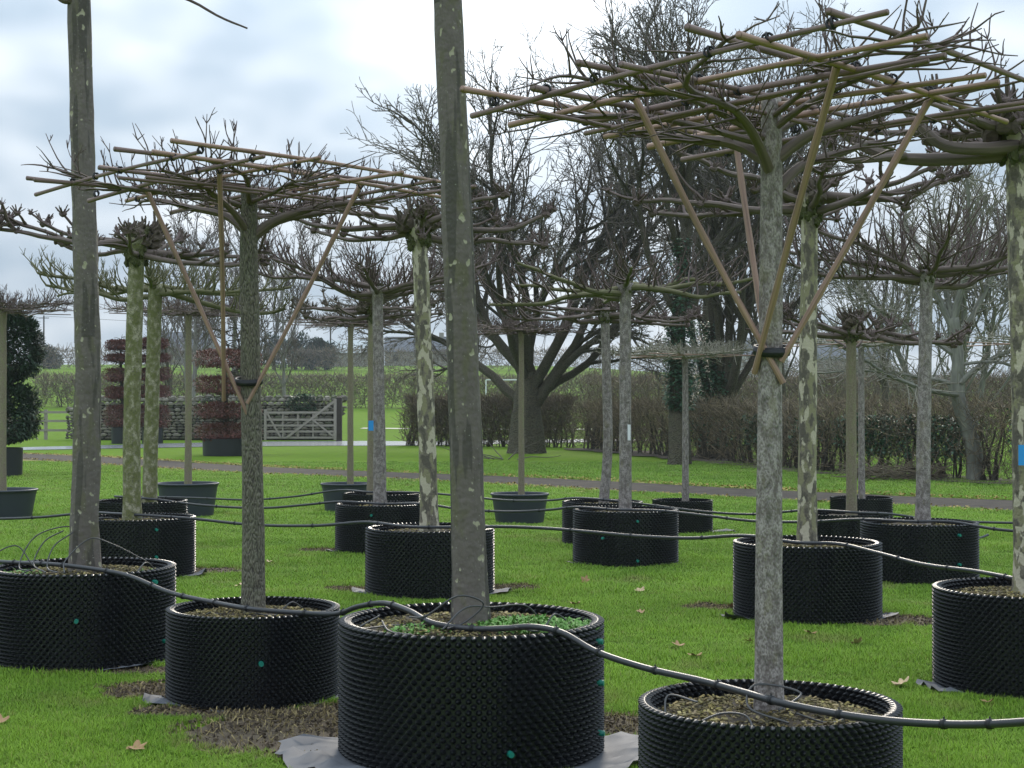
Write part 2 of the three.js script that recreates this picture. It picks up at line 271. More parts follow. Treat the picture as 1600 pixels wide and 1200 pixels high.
// ---------------------------------------------------------------- pots
function dimpleGeo(n, rows, sides, inner) { // wall of radius 1 (x .53), height .56
  const Rw = 0.53, H = 0.56, gb = new GB();
  const pitch = 2 * Math.PI * Rw / n, rowH = H / rows, br = Math.min(pitch * 0.36, rowH * 0.72), tr = br * 0.34, L = pitch * 0.6;
  const wall = new THREE.CylinderGeometry(Rw, Rw, H, Math.min(n, 72), 1, true); wall.translate(0, H / 2, 0); gb.add(wall);
  const wall2 = new THREE.CylinderGeometry(Rw - 0.006, Rw - 0.006, H, Math.min(n, 72), 1, true); wall2.translate(0, H / 2, 0); const ix = wall2.index; for (let k = 0; k < ix.count; k += 3) { const t = ix.getX(k); ix.setX(k, ix.getX(k + 1)); ix.setX(k + 1, t); } gb.add(wall2);
  const ring = new THREE.RingGeometry(Rw - 0.006, Rw, 72, 1); ring.rotateX(-Math.PI / 2); ring.translate(0, H - 0.0005, 0); gb.add(ring);
  const cone = (th, y, out) => {
    const c = Math.cos(th), s = Math.sin(th), b = gb.n, sg = out ? 1 : -1, r0 = out ? Rw - 0.001 : Rw - 0.005;
    for (const [rad, l] of [[br, 0], [tr, L], [tr * 0.5, L * 1.06]]) for (let k = 0; k < sides; k++) { const a = k / sides * 2 * Math.PI + 0.4, tx = Math.cos(a) * rad, ty = Math.sin(a) * rad, rr2 = r0 + sg * l; gb.p.push(c * rr2 - s * tx * sg, y + ty + l * 0.12, s * rr2 + c * tx * sg); gb.u.push(0, 0); }
    for (let q = 0; q < 2; q++) for (let k = 0; k < sides; k++) { const k2 = (k + 1) % sides, A = b + q * sides; gb.i.push(A + k, A + sides + k, A + k2, A + k2, A + sides + k, A + sides + k2); }
    for (let k = 1; k < sides - 1; k++) gb.i.push(b + 2 * sides, b + 2 * sides + k + 1, b + 2 * sides + k);
  };
  for (let j = 0; j < rows; j++) { const y = (j + 0.5) * rowH; for (let k = 0; k < n; k++) { const th = (k + (j % 2) * 0.5) / n * 2 * Math.PI; cone(th, y, true); if (inner && j > rows - 6) cone(th + Math.PI / n, y, false); } }
  return gb.geo();
}
const POTG = [dimpleGeo(84, 25, 6, true), dimpleGeo(78, 23, 4, true), dimpleGeo(64, 19, 3, true)];
const CHIP = (() => { const g = new THREE.BoxGeometry(0.03, 0.006, 0.012); return g; })();
function soilDisc(rad, seed, amp = 0.03) { const g = new THREE.CircleGeometry(rad, 40, 0, Math.PI * 2), q = new THREE.RingGeometry(0.001, rad, 40, 10); q.rotateX(-Math.PI / 2); const P = q.attributes.position; for (let k = 0; k < P.count; k++) { const x = P.getX(k), z = P.getZ(k), r = Math.hypot(x, z) / rad; P.setY(k, amp * fbm(x * 6 + seed, z * 6, seed, 4) * 1.6 + 0.035 * (1 - r * r)); } q.computeVertexNormals(); g.dispose(); return q; }
function chips(parent, rad, y, n, mat, name, size = 1) {
  const im = new THREE.InstancedMesh(CHIP, mat, n), m = new THREE.Matrix4(), q = new THREE.Quaternion(), e = new THREE.Euler(), c = new THREE.Color();
  for (let k = 0; k < n; k++) { const a = rr(0, 6.283), r = rad * Math.sqrt(R()) * 0.97; e.set(rr(-0.5, 0.5), rr(0, 6.28), rr(-0.5, 0.5)); q.setFromEuler(e); const s = rr(0.4, 1.3) * size; m.compose(V(Math.cos(a) * r, y + 0.035 * (1 - (r / rad) ** 2) + rr(0.002, 0.018), Math.sin(a) * r), q, V(s, s, s * rr(0.6, 1.6))); im.setMatrixAt(k, m); const t = Math.max(0.12, rr(0.1, 0.8) + 1.1 * fbm(Math.cos(a) * r * 7 + parent.position.x, Math.sin(a) * r * 7, 3, 3)); im.setColorAt(k, c.setRGB(t, t * rr(0.85, 1), t * rr(0.6, 1))); }
  im.name = name; im.userData.kind = 'stuff'; im.castShadow = im.receiveShadow = true; parent.add(im);
}
function dimplePot(o) {
  const g = thing('dimpled_pot', o.label, 'pot', 'black dimpled nursery pots', o.x, o.sheet ? 0.016 : 0, -o.d);
  const w = mesh('wall', POTG[o.lod || 0], M.pot, g); w.scale.set(o.R / 0.53, o.h / 0.56, o.R / 0.53); w.rotation.y = rr(0, 6);
  const s = mesh('soil', soilDisc(o.R - 0.006, o.x * 3 + 20), M.soil, g); s.position.y = o.h - (o.drop || 0.07);
  if ((o.lod || 0) < 2) chips(g, o.R - 0.03, o.h - (o.drop || 0.07), o.lod ? 500 : 2200, M.chip, 'wood_chip', 0.62);
  for (const [a, y] of o.screws || []) { const c = new THREE.CylinderGeometry(0.013, 0.015, 0.03, 8); c.rotateX(Math.PI / 2); const m = mesh('fixing_screw', c, M.screw, g); m.position.set(Math.sin(a) * (o.R + 0.026), y, Math.cos(a) * (o.R + 0.026)); m.rotation.y = a; }
  return g;
}
function plainPot(o) { // smooth tapered grey tub with a rolled rim
  const g = thing('grey_tub', o.label, 'pot', 'smooth grey tubs', o.x, 0, -o.d), R0 = o.R, h = o.h;
  const pf = [[R0 * 0.8, 0], [R0 * 0.82, 0.012], [R0 * 0.94, h - 0.07], [R0 * 0.955, h - 0.065], [R0 * 0.96, h - 0.03], [R0 * 1.0, h - 0.028], [R0 * 1.005, h - 0.012], [R0 * 0.99, h], [R0 * 0.955, h], [R0 * 0.945, h - 0.02], [R0 * 0.9, h - 0.16]].map(([a, b]) => new THREE.Vector2(a, b));
  mesh('tub', new THREE.LatheGeometry(pf, 48), M.potPlain, g);
  mesh('soil', soilDisc(R0 * 0.935, o.x, 0.02), M.soil, g).position.y = h - 0.08;
  return g;
}
const SHEETS = [];
function groundSheet(o) {
  SHEETS.push(o);
  const n = 96, rings = 9, p = [], u = [], idx = [];
  for (let j = 0; j <= rings; j++) for (let k = 0; k <= n; k++) { const t = (k % n) / n * 2 * Math.PI, lobe = o.ext(t), r = o.R * 0.6 + (o.R * 0.4 + lobe) * (j / rings), out = Math.max(0, (r - o.R) / 0.3); const wv = N3(Math.cos(t) * 3 + o.x * 3, Math.sin(t) * 3, r * 2.2) * 0.5 + 0.8 * Math.abs(N3(Math.cos(t) * 8 + o.x, Math.sin(t) * 8, r * 9)); p.push(Math.cos(t) * r, 0.006 + (r > o.R * 0.97 ? 0.1 * clamp(out * 2.2, 0.12, 1) * Math.max(0, 0.15 + wv) : 0), Math.sin(t) * r); u.push(t, r); if (j && k) { const a = (j - 1) * (n + 1) + k - 1; idx.push(a, a + n + 1, a + 1, a + 1, a + n + 1, a + n + 2); } }
  const g = new THREE.BufferGeometry(); g.setAttribute('position', new THREE.Float32BufferAttribute(p, 3)); g.setAttribute('uv', new THREE.Float32BufferAttribute(u, 2)); g.setIndex(idx); g.computeVertexNormals(); if (g.attributes.normal.getY(2) < 0) { for (let k = 0; k < idx.length; k += 3) { const t = idx[k]; idx[k] = idx[k + 1]; idx[k + 1] = t; } g.setIndex(idx); g.computeVertexNormals(); }
  const m = mesh('ground_sheet', g, M.sheet); m.position.set(o.x, 0.003, -o.d); tag(m, o.label, 'plastic sheet', 'silver plastic sheets under pots'); return m;
}
const lobes = (base, list) => (t) => { let e = base + 0.025 * N3(Math.cos(t) * 3, Math.sin(t) * 3, base * 50); for (const [a, w, h] of list) { let dA = Math.abs(((t - a) % 6.2832 + 9.4248) % 6.2832 - 3.1416); e = Math.max(e, h * (1 - sstep(w * 0.55, w, dA)) * (1 + 0.25 * N3(t * 6, h * 9, 2)) ); } return Math.max(e, 0.004); };
// t: 0 = +x (right), pi/2 = towards the camera, pi = left
const sh = (x, d, R0, ext, label) => groundSheet({ x, d, R: R0, ext, label });
R = rng(99);
sh(-0.188, 7.16, 0.59, lobes(0.04, [[2.75, 0.75, 0.3], [0.25, 0.75, 0.24], [1.6, 0.5, 0.1]]), 'silver plastic sheet spread under the large bottom centre pot');
sh(-1.427, 8.5, 0.455, lobes(0.02, [[2.75, 0.32, 0.13], [1.9, 0.5, 0.05], [0.1, 0.3, 0.06]]), 'silver plastic sheet folded under the second pot from left');
sh(-2.717, 9.76, 0.55, lobes(0.03, [[0.9, 0.4, 0.09], [0.25, 0.3, 0.08]]), 'silver plastic sheet showing under the leftmost front pot');
sh(2.963, 8.8, 0.52, lobes(0.02, [[2.9, 0.35, 0.15]]), 'silver plastic sheet under the pot at the right edge');
sh(2.243, 11.7, 0.535, lobes(0.02, [[2.85, 0.3, 0.16], [0.15, 0.22, 0.14]]), 'silver plastic sheet crumpled under the pot behind the right front tree');
sh(-0.704, 13.2, 0.53, lobes(0.02, [[2.95, 0.3, 0.14], [0.1, 0.4, 0.18]]), 'silver plastic sheet under the pot left of the thick central trunk');
sh(1.158, 15.7, 0.515, lobes(0.01, [[2.9, 0.2, 0.12], [0.3, 0.2, 0.07]]), 'silver plastic sheet under the middle pot right of the central trunk');
sh(-1.451, 16.9, 0.47, lobes(0.01, [[2.95, 0.25, 0.13]]), 'silver plastic sheet corner under the blue tagged tree pot');
sh(-3.55, 14.6, 0.515, lobes(0.01, [[0.2, 0.3, 0.17]]), 'silver plastic sheet under the pot of the mossy leaning tree');
sh(2.161, 19.5, 0.365, lobes(0.01, [[0.1, 0.3, 0.3], [2.6, 0.3, 0.14]]), 'silver plastic sheet under the small pot with flat topped tree');

const pot = {};
const sc = (...a) => a;
pot.A = dimplePot({ x: -2.717, d: 9.76, R: 0.55, h: 0.575, sheet: 1, label: 'wide black dimpled pot at left edge holding a thick smooth trunk', screws: [[1.1, 0.5], [0.2, 0.3], [1.3, 0.12]] });
pot.B = dimplePot({ x: -1.427, d: 8.5, R: 0.455, h: 0.48, sheet: 1, label: 'smaller black dimpled pot holding the rough barked framed tree at left', screws: [[0.25, 0.24]] });
pot.C = dimplePot({ x: -0.188, d: 7.16, R: 0.59, h: 0.6, sheet: 1, drop: 0.06, label: 'largest black dimpled pot at bottom centre with green weeds inside', screws: [[1.25, 0.52], [1.28, 0.33], [1.3, 0.1], [0.3, 0.1]] });
pot.D = dimplePot({ x: 0.958, d: 5.75, R: 0.465, h: 0.5, label: 'black dimpled pot at bottom right in front of the framed tree trunk' });
pot.E = dimplePot({ x: 2.963, d: 8.8, R: 0.52, h: 0.55, sheet: 1, label: 'black dimpled pot cut off by the right edge' });
pot.F = dimplePot({ x: 2.243, d: 11.7, R: 0.535, h: 0.56, sheet: 1, label: 'black dimpled pot behind the right front trunk with mottled tree' });
pot.G = dimplePot({ x: -0.704, d: 13.2, R: 0.53, h: 0.55, lod: 1, sheet: 1, label: 'black dimpled pot half hidden by the thick central trunk' });
pot.H = dimplePot({ x: 1.158, d: 15.7, R: 0.515, h: 0.54, lod: 1, sheet: 1, label: 'black dimpled pot in open grass right of the central trunk', screws: [[0.15, 0.45], [0.15, 0.06], [-0.5, 0.28]] });
pot.I = dimplePot({ x: -1.451, d: 16.9, R: 0.47, h: 0.52, lod: 1, sheet: 1, label: 'black dimpled pot of the blue tagged tree left of centre', screws: [[-0.1, 0.42]] });
pot.J = dimplePot({ x: -3.55, d: 14.6, R: 0.515, h: 0.54, lod: 1, sheet: 1, label: 'black dimpled pot of the mossy leaning tree behind the leftmost trunk', screws: [[0.55, 0.45], [0.55, 0.2]] });
pot.K = dimplePot({ x: -4.25, d: 17.6, R: 0.5, h: 0.53, lod: 2, label: 'black dimpled pot tucked behind the mossy leaning tree pot' });
pot.L = dimplePot({ x: -1.743, d: 20.5, R: 0.49, h: 0.45, lod: 2, label: 'black dimpled pot just behind the blue tagged tree pot' });
pot.Q = dimplePot({ x: 1.052, d: 17.9, R: 0.45, h: 0.5, lod: 1, label: 'black dimpled pot behind the middle right pot, smaller leaning trunk' });
pot.R = dimplePot({ x: 2.161, d: 19.5, R: 0.365, h: 0.42, lod: 2, label: 'small black dimpled pot with thin grey flat topped tree' });
pot.S = dimplePot({ x: 3.757, d: 14.2, R: 0.51, h: 0.54, lod: 1, label: 'black dimpled pot at right of the bushy spreading tree', screws: [[-0.1, 0.2], [0.45, 0.19], [0.45, 0.45]] });
pot.T = dimplePot({ x: 3.72, d: 17.1, R: 0.45, h: 0.42, lod: 2, label: 'black dimpled pot behind the spreading tree pot, knuckled tree inside' });
pot.U = dimplePot({ x: 4.474, d: 19.7, R: 0.375, h: 0.44, lod: 2, label: 'small black dimpled pot farthest right before the path' });
pot.V = dimplePot({ x: 6.62, d: 19.0, R: 0.38, h: 0.44, lod: 2, label: 'sliver of a black dimpled pot at the right picture edge' });
plainPot({ x: -2.5, d: 23.3, R: 0.4, h: 0.44, label: 'smooth dark grey tub behind the blue tagged tree' });
plainPot({ x: -4.765, d: 22.6, R: 0.455, h: 0.48, label: 'smooth grey tub between the mossy tree and the framed tree' });
plainPot({ x: -7.29, d: 22.0, R: 0.49, h: 0.42, label: 'smooth grey tub cut off by the left edge' });
plainPot({ x: 0.107, d: 21.3, R: 0.405, h: 0.40, label: 'smooth grey tub just right of the thick central trunk' });

// ---------------------------------------------------------------- potted trees
const DEG = Math.PI / 180;
const dirOf = (az, el = 0) => V(Math.cos(az) * Math.cos(el), Math.sin(el), Math.sin(az) * Math.cos(el));
const rndDir = () => { const z = rr(-1, 1), a = rr(0, 6.283), s = Math.sqrt(1 - z * z); return V(s * Math.cos(a), z, s * Math.sin(a)); };
function wander(p, dir, len, n, w, up = 0) { const pts = [p.clone()], d = dir.clone().normalize(); const q = p.clone(); for (let k = 0; k < n; k++) { d.addScaledVector(rndDir(), w); d.y += up; d.normalize(); q.addScaledVector(d, len / n); pts.push(q.clone()); } return pts; }
function buildTrunk(g, pts, r0, r1, mat, seed, o = {}) {
  const n = o.n || 46, c = curve(pts, n - 1), rad = c.map((p, k) => { const t = k / (n - 1); return lerp(r0, r1, Math.pow(t, 0.8)) * (1 + (o.flare ?? 0.28) * Math.exp(-t * 22)) * (o.head ? 1 + o.head * Math.exp(-Math.pow((1 - t) / 0.045, 2)) : 1); });
  const gb = new GB(); gb.tube(c, rad, 22, { lump: o.lump ?? 0.07, seed, u0: seed * 0.37, v0: seed * 1.31, lf: o.lf }); return gb.build('trunk', mat, g, null, 23);
}
function knuckle(gb, p, size, n, up = 0.5) {
  const s = new THREE.IcosahedronGeometry(size * 0.42, 1); const P = s.attributes.position; for (let k = 0; k < P.count; k++) { const f = 1 + 0.5 * N3(P.getX(k) * 30 + p.x, P.getY(k) * 30, P.getZ(k) * 30 + p.z); P.setXYZ(k, P.getX(k) * f, P.getY(k) * f * 0.8, P.getZ(k) * f); } s.translate(p.x, p.y, p.z); gb.add(s);
  for (let k = 0; k < n; k++) { const d = rndDir(); d.y = Math.abs(d.y) * 0.8 + up * R(); d.normalize(); const L = size * rr(0.5, 1.25), r = size * rr(0.05, 0.1); gb.tube(wander(p.clone().addScaledVector(d, size * 0.2), d, L, 3, 0.25, 0.12), [r * 1.3, r, r, r * 0.75], 5); }
}
function shoots(gb, p, len, n, rad, up = 0.5, spread = 0.8) { for (let k = 0; k < n; k++) { const d = V(rr(-1, 1) * spread, rr(0.3, 1) * (0.4 + up), rr(-1, 1) * spread).normalize(); const L = len * rr(0.45, 1.15), pts = wander(p, d, L, 4, 0.2, 0.08); gb.tube(pts, taper(5, rad, rad * 0.4), 4); if (R() < 0.6) { const q = pts[2]; gb.tube(wander(q, d.clone().add(rndDir().multiplyScalar(0.7)), L * 0.45, 3, 0.2, 0.1), taper(4, rad * 0.7, rad * 0.4), 4); } } }
function limb(g, o, mat, tw) { // one main limb with its spurs; returns its points
  const n = 14, az = o.az * DEG, pts = []; let a = az; const amp = o.amp ?? 0.05, sd = rr(0, 50);
  let p = o.from.clone();
  for (let k = 0; k <= n; k++) { const t = k / n; pts.push(p.clone()); a += rr(-0.16, 0.16) * 1.1; a = lerp(a, az, 0.15); const sl = (o.start ?? -0.25) * (1 - t) + (o.end ?? 0.25) * t + amp * 10 * N3(t * 4 + sd, sd, 1); p = p.clone().add(V(Math.cos(a), sl, Math.sin(a)).normalize().multiplyScalar(o.len / n)); }
  const gb = new GB(); gb.tube(pts, taper(n + 1, o.r, o.r * 0.42, 0.8), 8, { lump: 0.16, seed: sd, lf: 9 }); const m = gb.build('limb', mat, g);
  return { pts, m };
}
function pollard(o) {
  R = rng(o.seed);
  const g = thing(o.name || 'pollard_tree', o.label, 'tree', o.group || 'pollarded trees in pots', o.x, o.y0, -o.d);
  const H = o.h - o.y0, top = V(o.lean?.[0] || 0, H, o.lean?.[1] || 0), bow = o.bow || 0;
  buildTrunk(g, [V(0, -0.06, 0), V(top.x * 0.25 + bow, H * 0.3, top.z * 0.25), V(top.x * 0.6 + bow * 0.6, H * 0.65, top.z * 0.6), top], o.r0, o.r1, M[o.bark], o.seed, { head: o.head ?? 0.55, lump: o.lump });
  const hd = new GB(), spur = new GB(), moss = new GB();
  if (o.knob) { for (let k = 0; k < 9; k++) knuckle(hd, top.clone().add(V(rr(-1, 1) * o.knob, rr(-0.5, 0.35) * o.knob, rr(-1, 1) * o.knob)), o.knob * rr(0.75, 1.3), 9, 0.6);
    for (let k = 0; k < 80; k++) { const a = rr(0, 6.28), s = new THREE.IcosahedronGeometry(o.knob * rr(0.07, 0.2), 1), P = s.attributes.position; for (let q = 0; q < P.count; q++) { const f = 1 + 0.7 * N3(P.getX(q) * 60, P.getY(q) * 60 + k, P.getZ(q) * 60); P.setXYZ(q, P.getX(q) * f, P.getY(q) * f * 1.5, P.getZ(q) * f); } s.translate(top.x + Math.cos(a) * o.r1 * 1.25, top.y - rr(-0.6, 1.5) * o.knob, top.z + Math.sin(a) * o.r1 * 1.25); moss.add(s); } }
  for (const [az, len, start, end, r] of o.limbs) {
    const from = top.clone().add(V(Math.cos(az * DEG) * o.r1 * 0.5, rr(-0.16, 0.0), Math.sin(az * DEG) * o.r1 * 0.5));
    const { pts } = limb(g, { az, len, start, end, r: r || 0.034, from }, o.limbMat || M.limb);
    const n = pts.length;
    if (o.style === 'knuckle') {
      knuckle(spur, pts[n - 1], rr(0.07, 0.11), 11);
      for (let k = 0; k < (o.sub ?? 3); k++) { const i = Math.floor(rr(3, n - 1)), q = pts[i], sa = az * DEG + rr(-1.2, 1.2), L = rr(0.12, 0.4), b = wander(q, dirOf(sa, rr(-0.1, 0.5)), L, 6, 0.22, 0.06); spur.tube(b, taper(7, 0.016, 0.011), 6, { lump: 0.2, seed: k, lf: 20 }); knuckle(spur, b[6], rr(0.05, 0.1), 10); }
      for (let k = 0; k < 4; k++) { const q = pts[Math.floor(rr(2, n))]; shoots(spur, q, 0.09, 4, 0.006, 0.7, 0.6); }
    } else {
      for (let i = 2; i < n; i++) { const cnt = o.density ?? 2; for (let k = 0; k < cnt; k++) { const q = pts[i].clone().lerp(pts[i - 1], R()); const sa = az * DEG + rr(-1.5, 1.5), L = rr(0.14, 0.42) * (o.shoot || 1), b = wander(q, dirOf(sa, rr(0.0, 1.1)), L, 6, 0.2, 0.14); spur.tube(b, taper(7, rr(0.007, 0.013), 0.0045), 5, { lump: 0.2, seed: k + i, lf: 24 }); if (R() < 0.75) shoots(spur, b[6], 0.1, 3, 0.0045, 0.8, 0.6); if (R() < 0.6) shoots(spur, b[3], 0.15, 2, 0.005, 0.8, 0.7); } }
    }
  }
  for (const [r, pp] of o.paths || []) { const c = curve(pp.map((q) => V(q[0], q[1], q[2] || 0)), 20), gb = new GB(); gb.tube(c, taper(21, r, r * 0.55), 9, { lump: 0.14, seed: r * 99, lf: 8 }); gb.build('limb', o.limbMat || M.limb, g); knuckle(spur, c[20], 0.1, 14); for (let k = 0; k < 5; k++) shoots(spur, c[Math.floor(rr(5, 20))], 0.09, 4, 0.006, 0.8, 0.5); }
  hd.build('knuckle_head', M.knuckle, g); moss.build('moss_cushion', M.moss, g, 'stuff'); spur.build('spur_twigs', o.spurMat || M.twig, g, 'stuff');
  return g;
}
const ring = (n, a0, len, st, en, r) => { const out = []; for (let k = 0; k < n; k++) out.push([a0 + k * 360 / n + rr(-14, 14), len * rr(0.8, 1.15), st + rr(-0.15, 0.15), en + rr(-0.15, 0.2), r * rr(0.85, 1.15)]); return out; };

// A and C: thick smooth trunks whose heads are above the picture
{ R = rng(11);
  pollard({ seed: 11, x: -2.717, d: 9.76, y0: 0.51, h: 4.62, r0: 0.09, r1: 0.068, lean: [-0.06, 0], bow: 0.035, lump: 0.16, bark: 'smooth', head: 0.2, knob: 0.12, style: 'knuckle', label: 'thick smooth grey trunk at left rising past the top edge', limbs: [[175, 1.0, 0.1, 0.3], [120, 0.9, 0.2, 0.3], [60, 0.9, 0.25, 0.3], [0, 1.0, 0.3, 0.1], [-60, 1.0, 0.3, 0.3], [-120, 1.0, 0.3, 0.3]] });
  const g = scene.children[scene.children.length - 1], gb = new GB();
  gb.tube(curve([V(-0.02, 3.72, 0), V(0.3, 3.78, 0.02), V(0.66, 3.68, 0), V(0.86, 3.57, 0), V(1.03, 3.50, 0)], 14), taper(15, 0.014, 0.006), 6, { lump: 0.15, seed: 4, lf: 20 }); gb.build('limb', M.twig, g);
  const g2 = new GB(); g2.tube(curve([V(-0.06, 3.70, 0.05), V(-0.10, 3.66, 0.06), V(-0.15, 3.68, 0.06), V(-0.19, 3.76, 0.06)], 12), taper(13, 0.022, 0.016), 8, { lump: 0.2 }); g2.build('limb', M.limb, g);
}
{ R = rng(12); pollard({ seed: 13, x: -0.188, d: 7.16, y0: 0.57, h: 4.0, r0: 0.084, r1: 0.064, lean: [-0.135, 0.02], bow: 0.0, lump: 0.07, bark: 'smooth', head: 0.2, knob: 0.12, style: 'knuckle', label: 'thickest smooth grey trunk standing in the centre foreground', limbs: [[180, 0.9, 0.3, 0.3], [110, 0.8, 0.3, 0.3], [40, 0.9, 0.3, 0.3], [-30, 0.9, 0.3, 0.3], [-110, 0.9, 0.3, 0.3]] }); }
// knuckled planes
R = rng(21);
pollard({ seed: 21, x: 2.963, d: 8.8, y0: 0.49, h: 3.22, r0: 0.088, r1: 0.078, lean: [-0.05, 0.0], bark: 'plane', knob: 0.15, style: 'knuckle', sub: 4, label: 'mottled knuckled tree with mossy head at right edge', paths: [[0.042, [[-0.04, 2.6, 0.05], [-0.32, 2.57, 0.1], [-0.506, 2.59, 0.1], [-0.616, 2.676, 0.08], [-0.708, 2.797, 0.05], [-0.8, 2.925, 0]]], [0.044, [[-0.04, 2.57], [-0.396, 2.53], [-0.763, 2.55, -0.05], [-0.928, 2.624, -0.1], [-1.056, 2.723, -0.12], [-1.22, 2.85, -0.15]]], [0.022, [[-0.7, 2.55], [-0.946, 2.525], [-1.056, 2.525], [-1.12, 2.58], [-1.14, 2.63]]]], limbs: [[150, 0.7, 0.1, 0.3, 0.036], [225, 0.9, 0, 0.3, 0.036], [90, 0.8, 0.1, 0.3, 0.035], [30, 0.9, 0, 0.3, 0.036], [-30, 1, 0, 0.3, 0.036], [-90, 0.9, 0, 0.3, 0.036]] });
pollard({ seed: 22, x: 2.243, d: 11.7, y0: 0.5, h: 3.22, r0: 0.075, r1: 0.062, lean: [0.03, 0], bark: 'plane', knob: 0.15, style: 'knuckle', sub: 4, label: 'mottled cream and brown knuckled tree behind the right front trunk', limbs: [[180, 1.3, -0.1, 0.1, 0.036], [160, 1.2, 0.15, 0.3, 0.034], [205, 1.25, -0.2, 0.3, 0.034], [10, 1.0, -0.2, 0.5, 0.036], [-15, 1.2, -0.1, 0.4, 0.036], [40, 1, 0.1, 0.3, 0.034], [90, 0.9, 0.1, 0.3, 0.03], [250, 1.1, 0, 0.3, 0.034], [300, 1.1, 0, 0.3, 0.034]] });
pollard({ seed: 23, x: -0.704, d: 13.2, y0: 0.49, h: 3.2, r0: 0.082, r1: 0.066, lean: [-0.1, 0], bark: 'plane', knob: 0.16, style: 'knuckle', sub: 4, label: 'mottled knuckled tree left of the thick central trunk', limbs: [[180, 1.1, -0.1, 0.25, 0.036], [165, 0.9, 0.2, 0.3, 0.034], [205, 1.2, -0.25, 0.4, 0.034], [0, 1.1, -0.1, 0.4, 0.036], [-25, 1.2, 0, 0.1, 0.034], [40, 0.9, 0.2, 0.4, 0.034], [90, 0.9, 0.1, 0.3, 0.03], [265, 1.2, 0, 0.3, 0.034]] });
pollard({ seed: 24, x: -3.6, d: 14.6, y0: 0.48, h: 3.2, r0: 0.088, r1: 0.072, lean: [0.03, 0], bow: -0.02, bark: 'mossy', knob: 0.16, style: 'knuckle', sub: 4, limbMat: M.limb, label: 'green mossy knuckled tree just right of the leftmost trunk', limbs: [[178, 1.35, -0.1, 0.3, 0.036], [160, 1.2, -0.15, 0.35, 0.032], [200, 1.1, 0.1, 0.4, 0.034], [0, 1.25, -0.25, 0.1, 0.036], [22, 1.2, -0.35, 0.1, 0.032], [-20, 1.2, -0.1, 0.2, 0.034], [80, 0.9, 0, 0.3, 0.03], [-80, 1.1, 0, 0.3, 0.032], [-130, 1.1, 0, 0.3, 0.032]] });
pollard({ seed: 25, x: -4.15, d: 17.6, y0: 0.46, h: 3.0, r0: 0.085, r1: 0.078, lean: [0.06, 0], bark: 'mossy', knob: 0, head: 0.1, style: 'upright', density: 2, shoot: 0.95, limbMat: M.limbGreen, spurMat: M.limbGreen, label: 'mossy tree with upright stubs behind the first mossy trunk', limbs: [[180, 1.3, -0.05, 0.2, 0.036], [165, 1.2, 0, 0.3, 0.034], [205, 1.5, 0, 0.1, 0.03], [0, 1.5, -0.15, 0.25, 0.04], [20, 1.2, -0.1, 0.25, 0.036], [-25, 1.6, -0.1, 0.2, 0.036], [80, 0.8, 0, 0.3, 0.03], [260, 1.2, 0, 0.3, 0.03]] });
pollard({ seed: 26, x: -1.86, d: 20.5, y0: 0.39, h: 2.95, r0: 0.075, r1: 0.06, bark: 'young', knob: 0.15, style: 'knuckle', sub: 4, spurMat: M.knuckle, label: 'dark stemmed knuckled tree directly behind the lichened blue tagged tree', limbs: [[180, 1.0, -0.1, 0.05, 0.038], [160, 0.9, -0.15, 0.1, 0.036], [205, 0.9, -0.1, 0, 0.034], [0, 0.9, -0.1, 0.1, 0.034], [30, 0.8, -0.1, 0.1, 0.03], [-40, 0.9, 0, 0.1, 0.03], [90, 0.8, -0.1, 0.1, 0.03], [-90, 0.9, -0.1, 0.1, 0.03]] });
pollard({ seed: 27, x: 1.06, d: 17.9, y0: 0.43, h: 2.75, r0: 0.058, r1: 0.052, lean: [0.02, 0], bow: 0.05, bark: 'lichen', knob: 0.11, style: 'knuckle', sub: 4, label: 'slimmer curved knuckled tree behind the white tagged one', limbs: [[180, 0.95, 0.1, 0.1, 0.032], [160, 1.1, -0.15, 0, 0.03], [210, 0.9, 0, 0, 0.03], [0, 1.0, -0.1, 0.1, 0.032], [25, 1.0, -0.15, 0, 0.03], [-30, 1.1, 0, 0.1, 0.03], [90, 0.8, -0.1, 0.1, 0.03], [-90, 0.8, -0.1, 0.1, 0.03]] });
pollard({ seed: 28, x: 3.776, d: 17.1, y0: 0.35, h: 2.52, r0: 0.06, r1: 0.055, bark: 'young', knob: 0.13, style: 'knuckle', sub: 4, label: 'short olive knuckled tree left of the bushy spreading tree', limbs: [[180, 1.05, 0.05, 0.05, 0.04], [205, 0.9, 0.1, 0.1, 0.034], [150, 0.9, 0.1, 0.2, 0.034], [5, 1.1, -0.1, -0.15, 0.04], [25, 1.2, -0.25, -0.1, 0.038], [-25, 1.0, -0.1, 0, 0.034], [90, 0.9, -0.1, 0, 0.034], [-90, 0.9, -0.1, 0, 0.03]] });
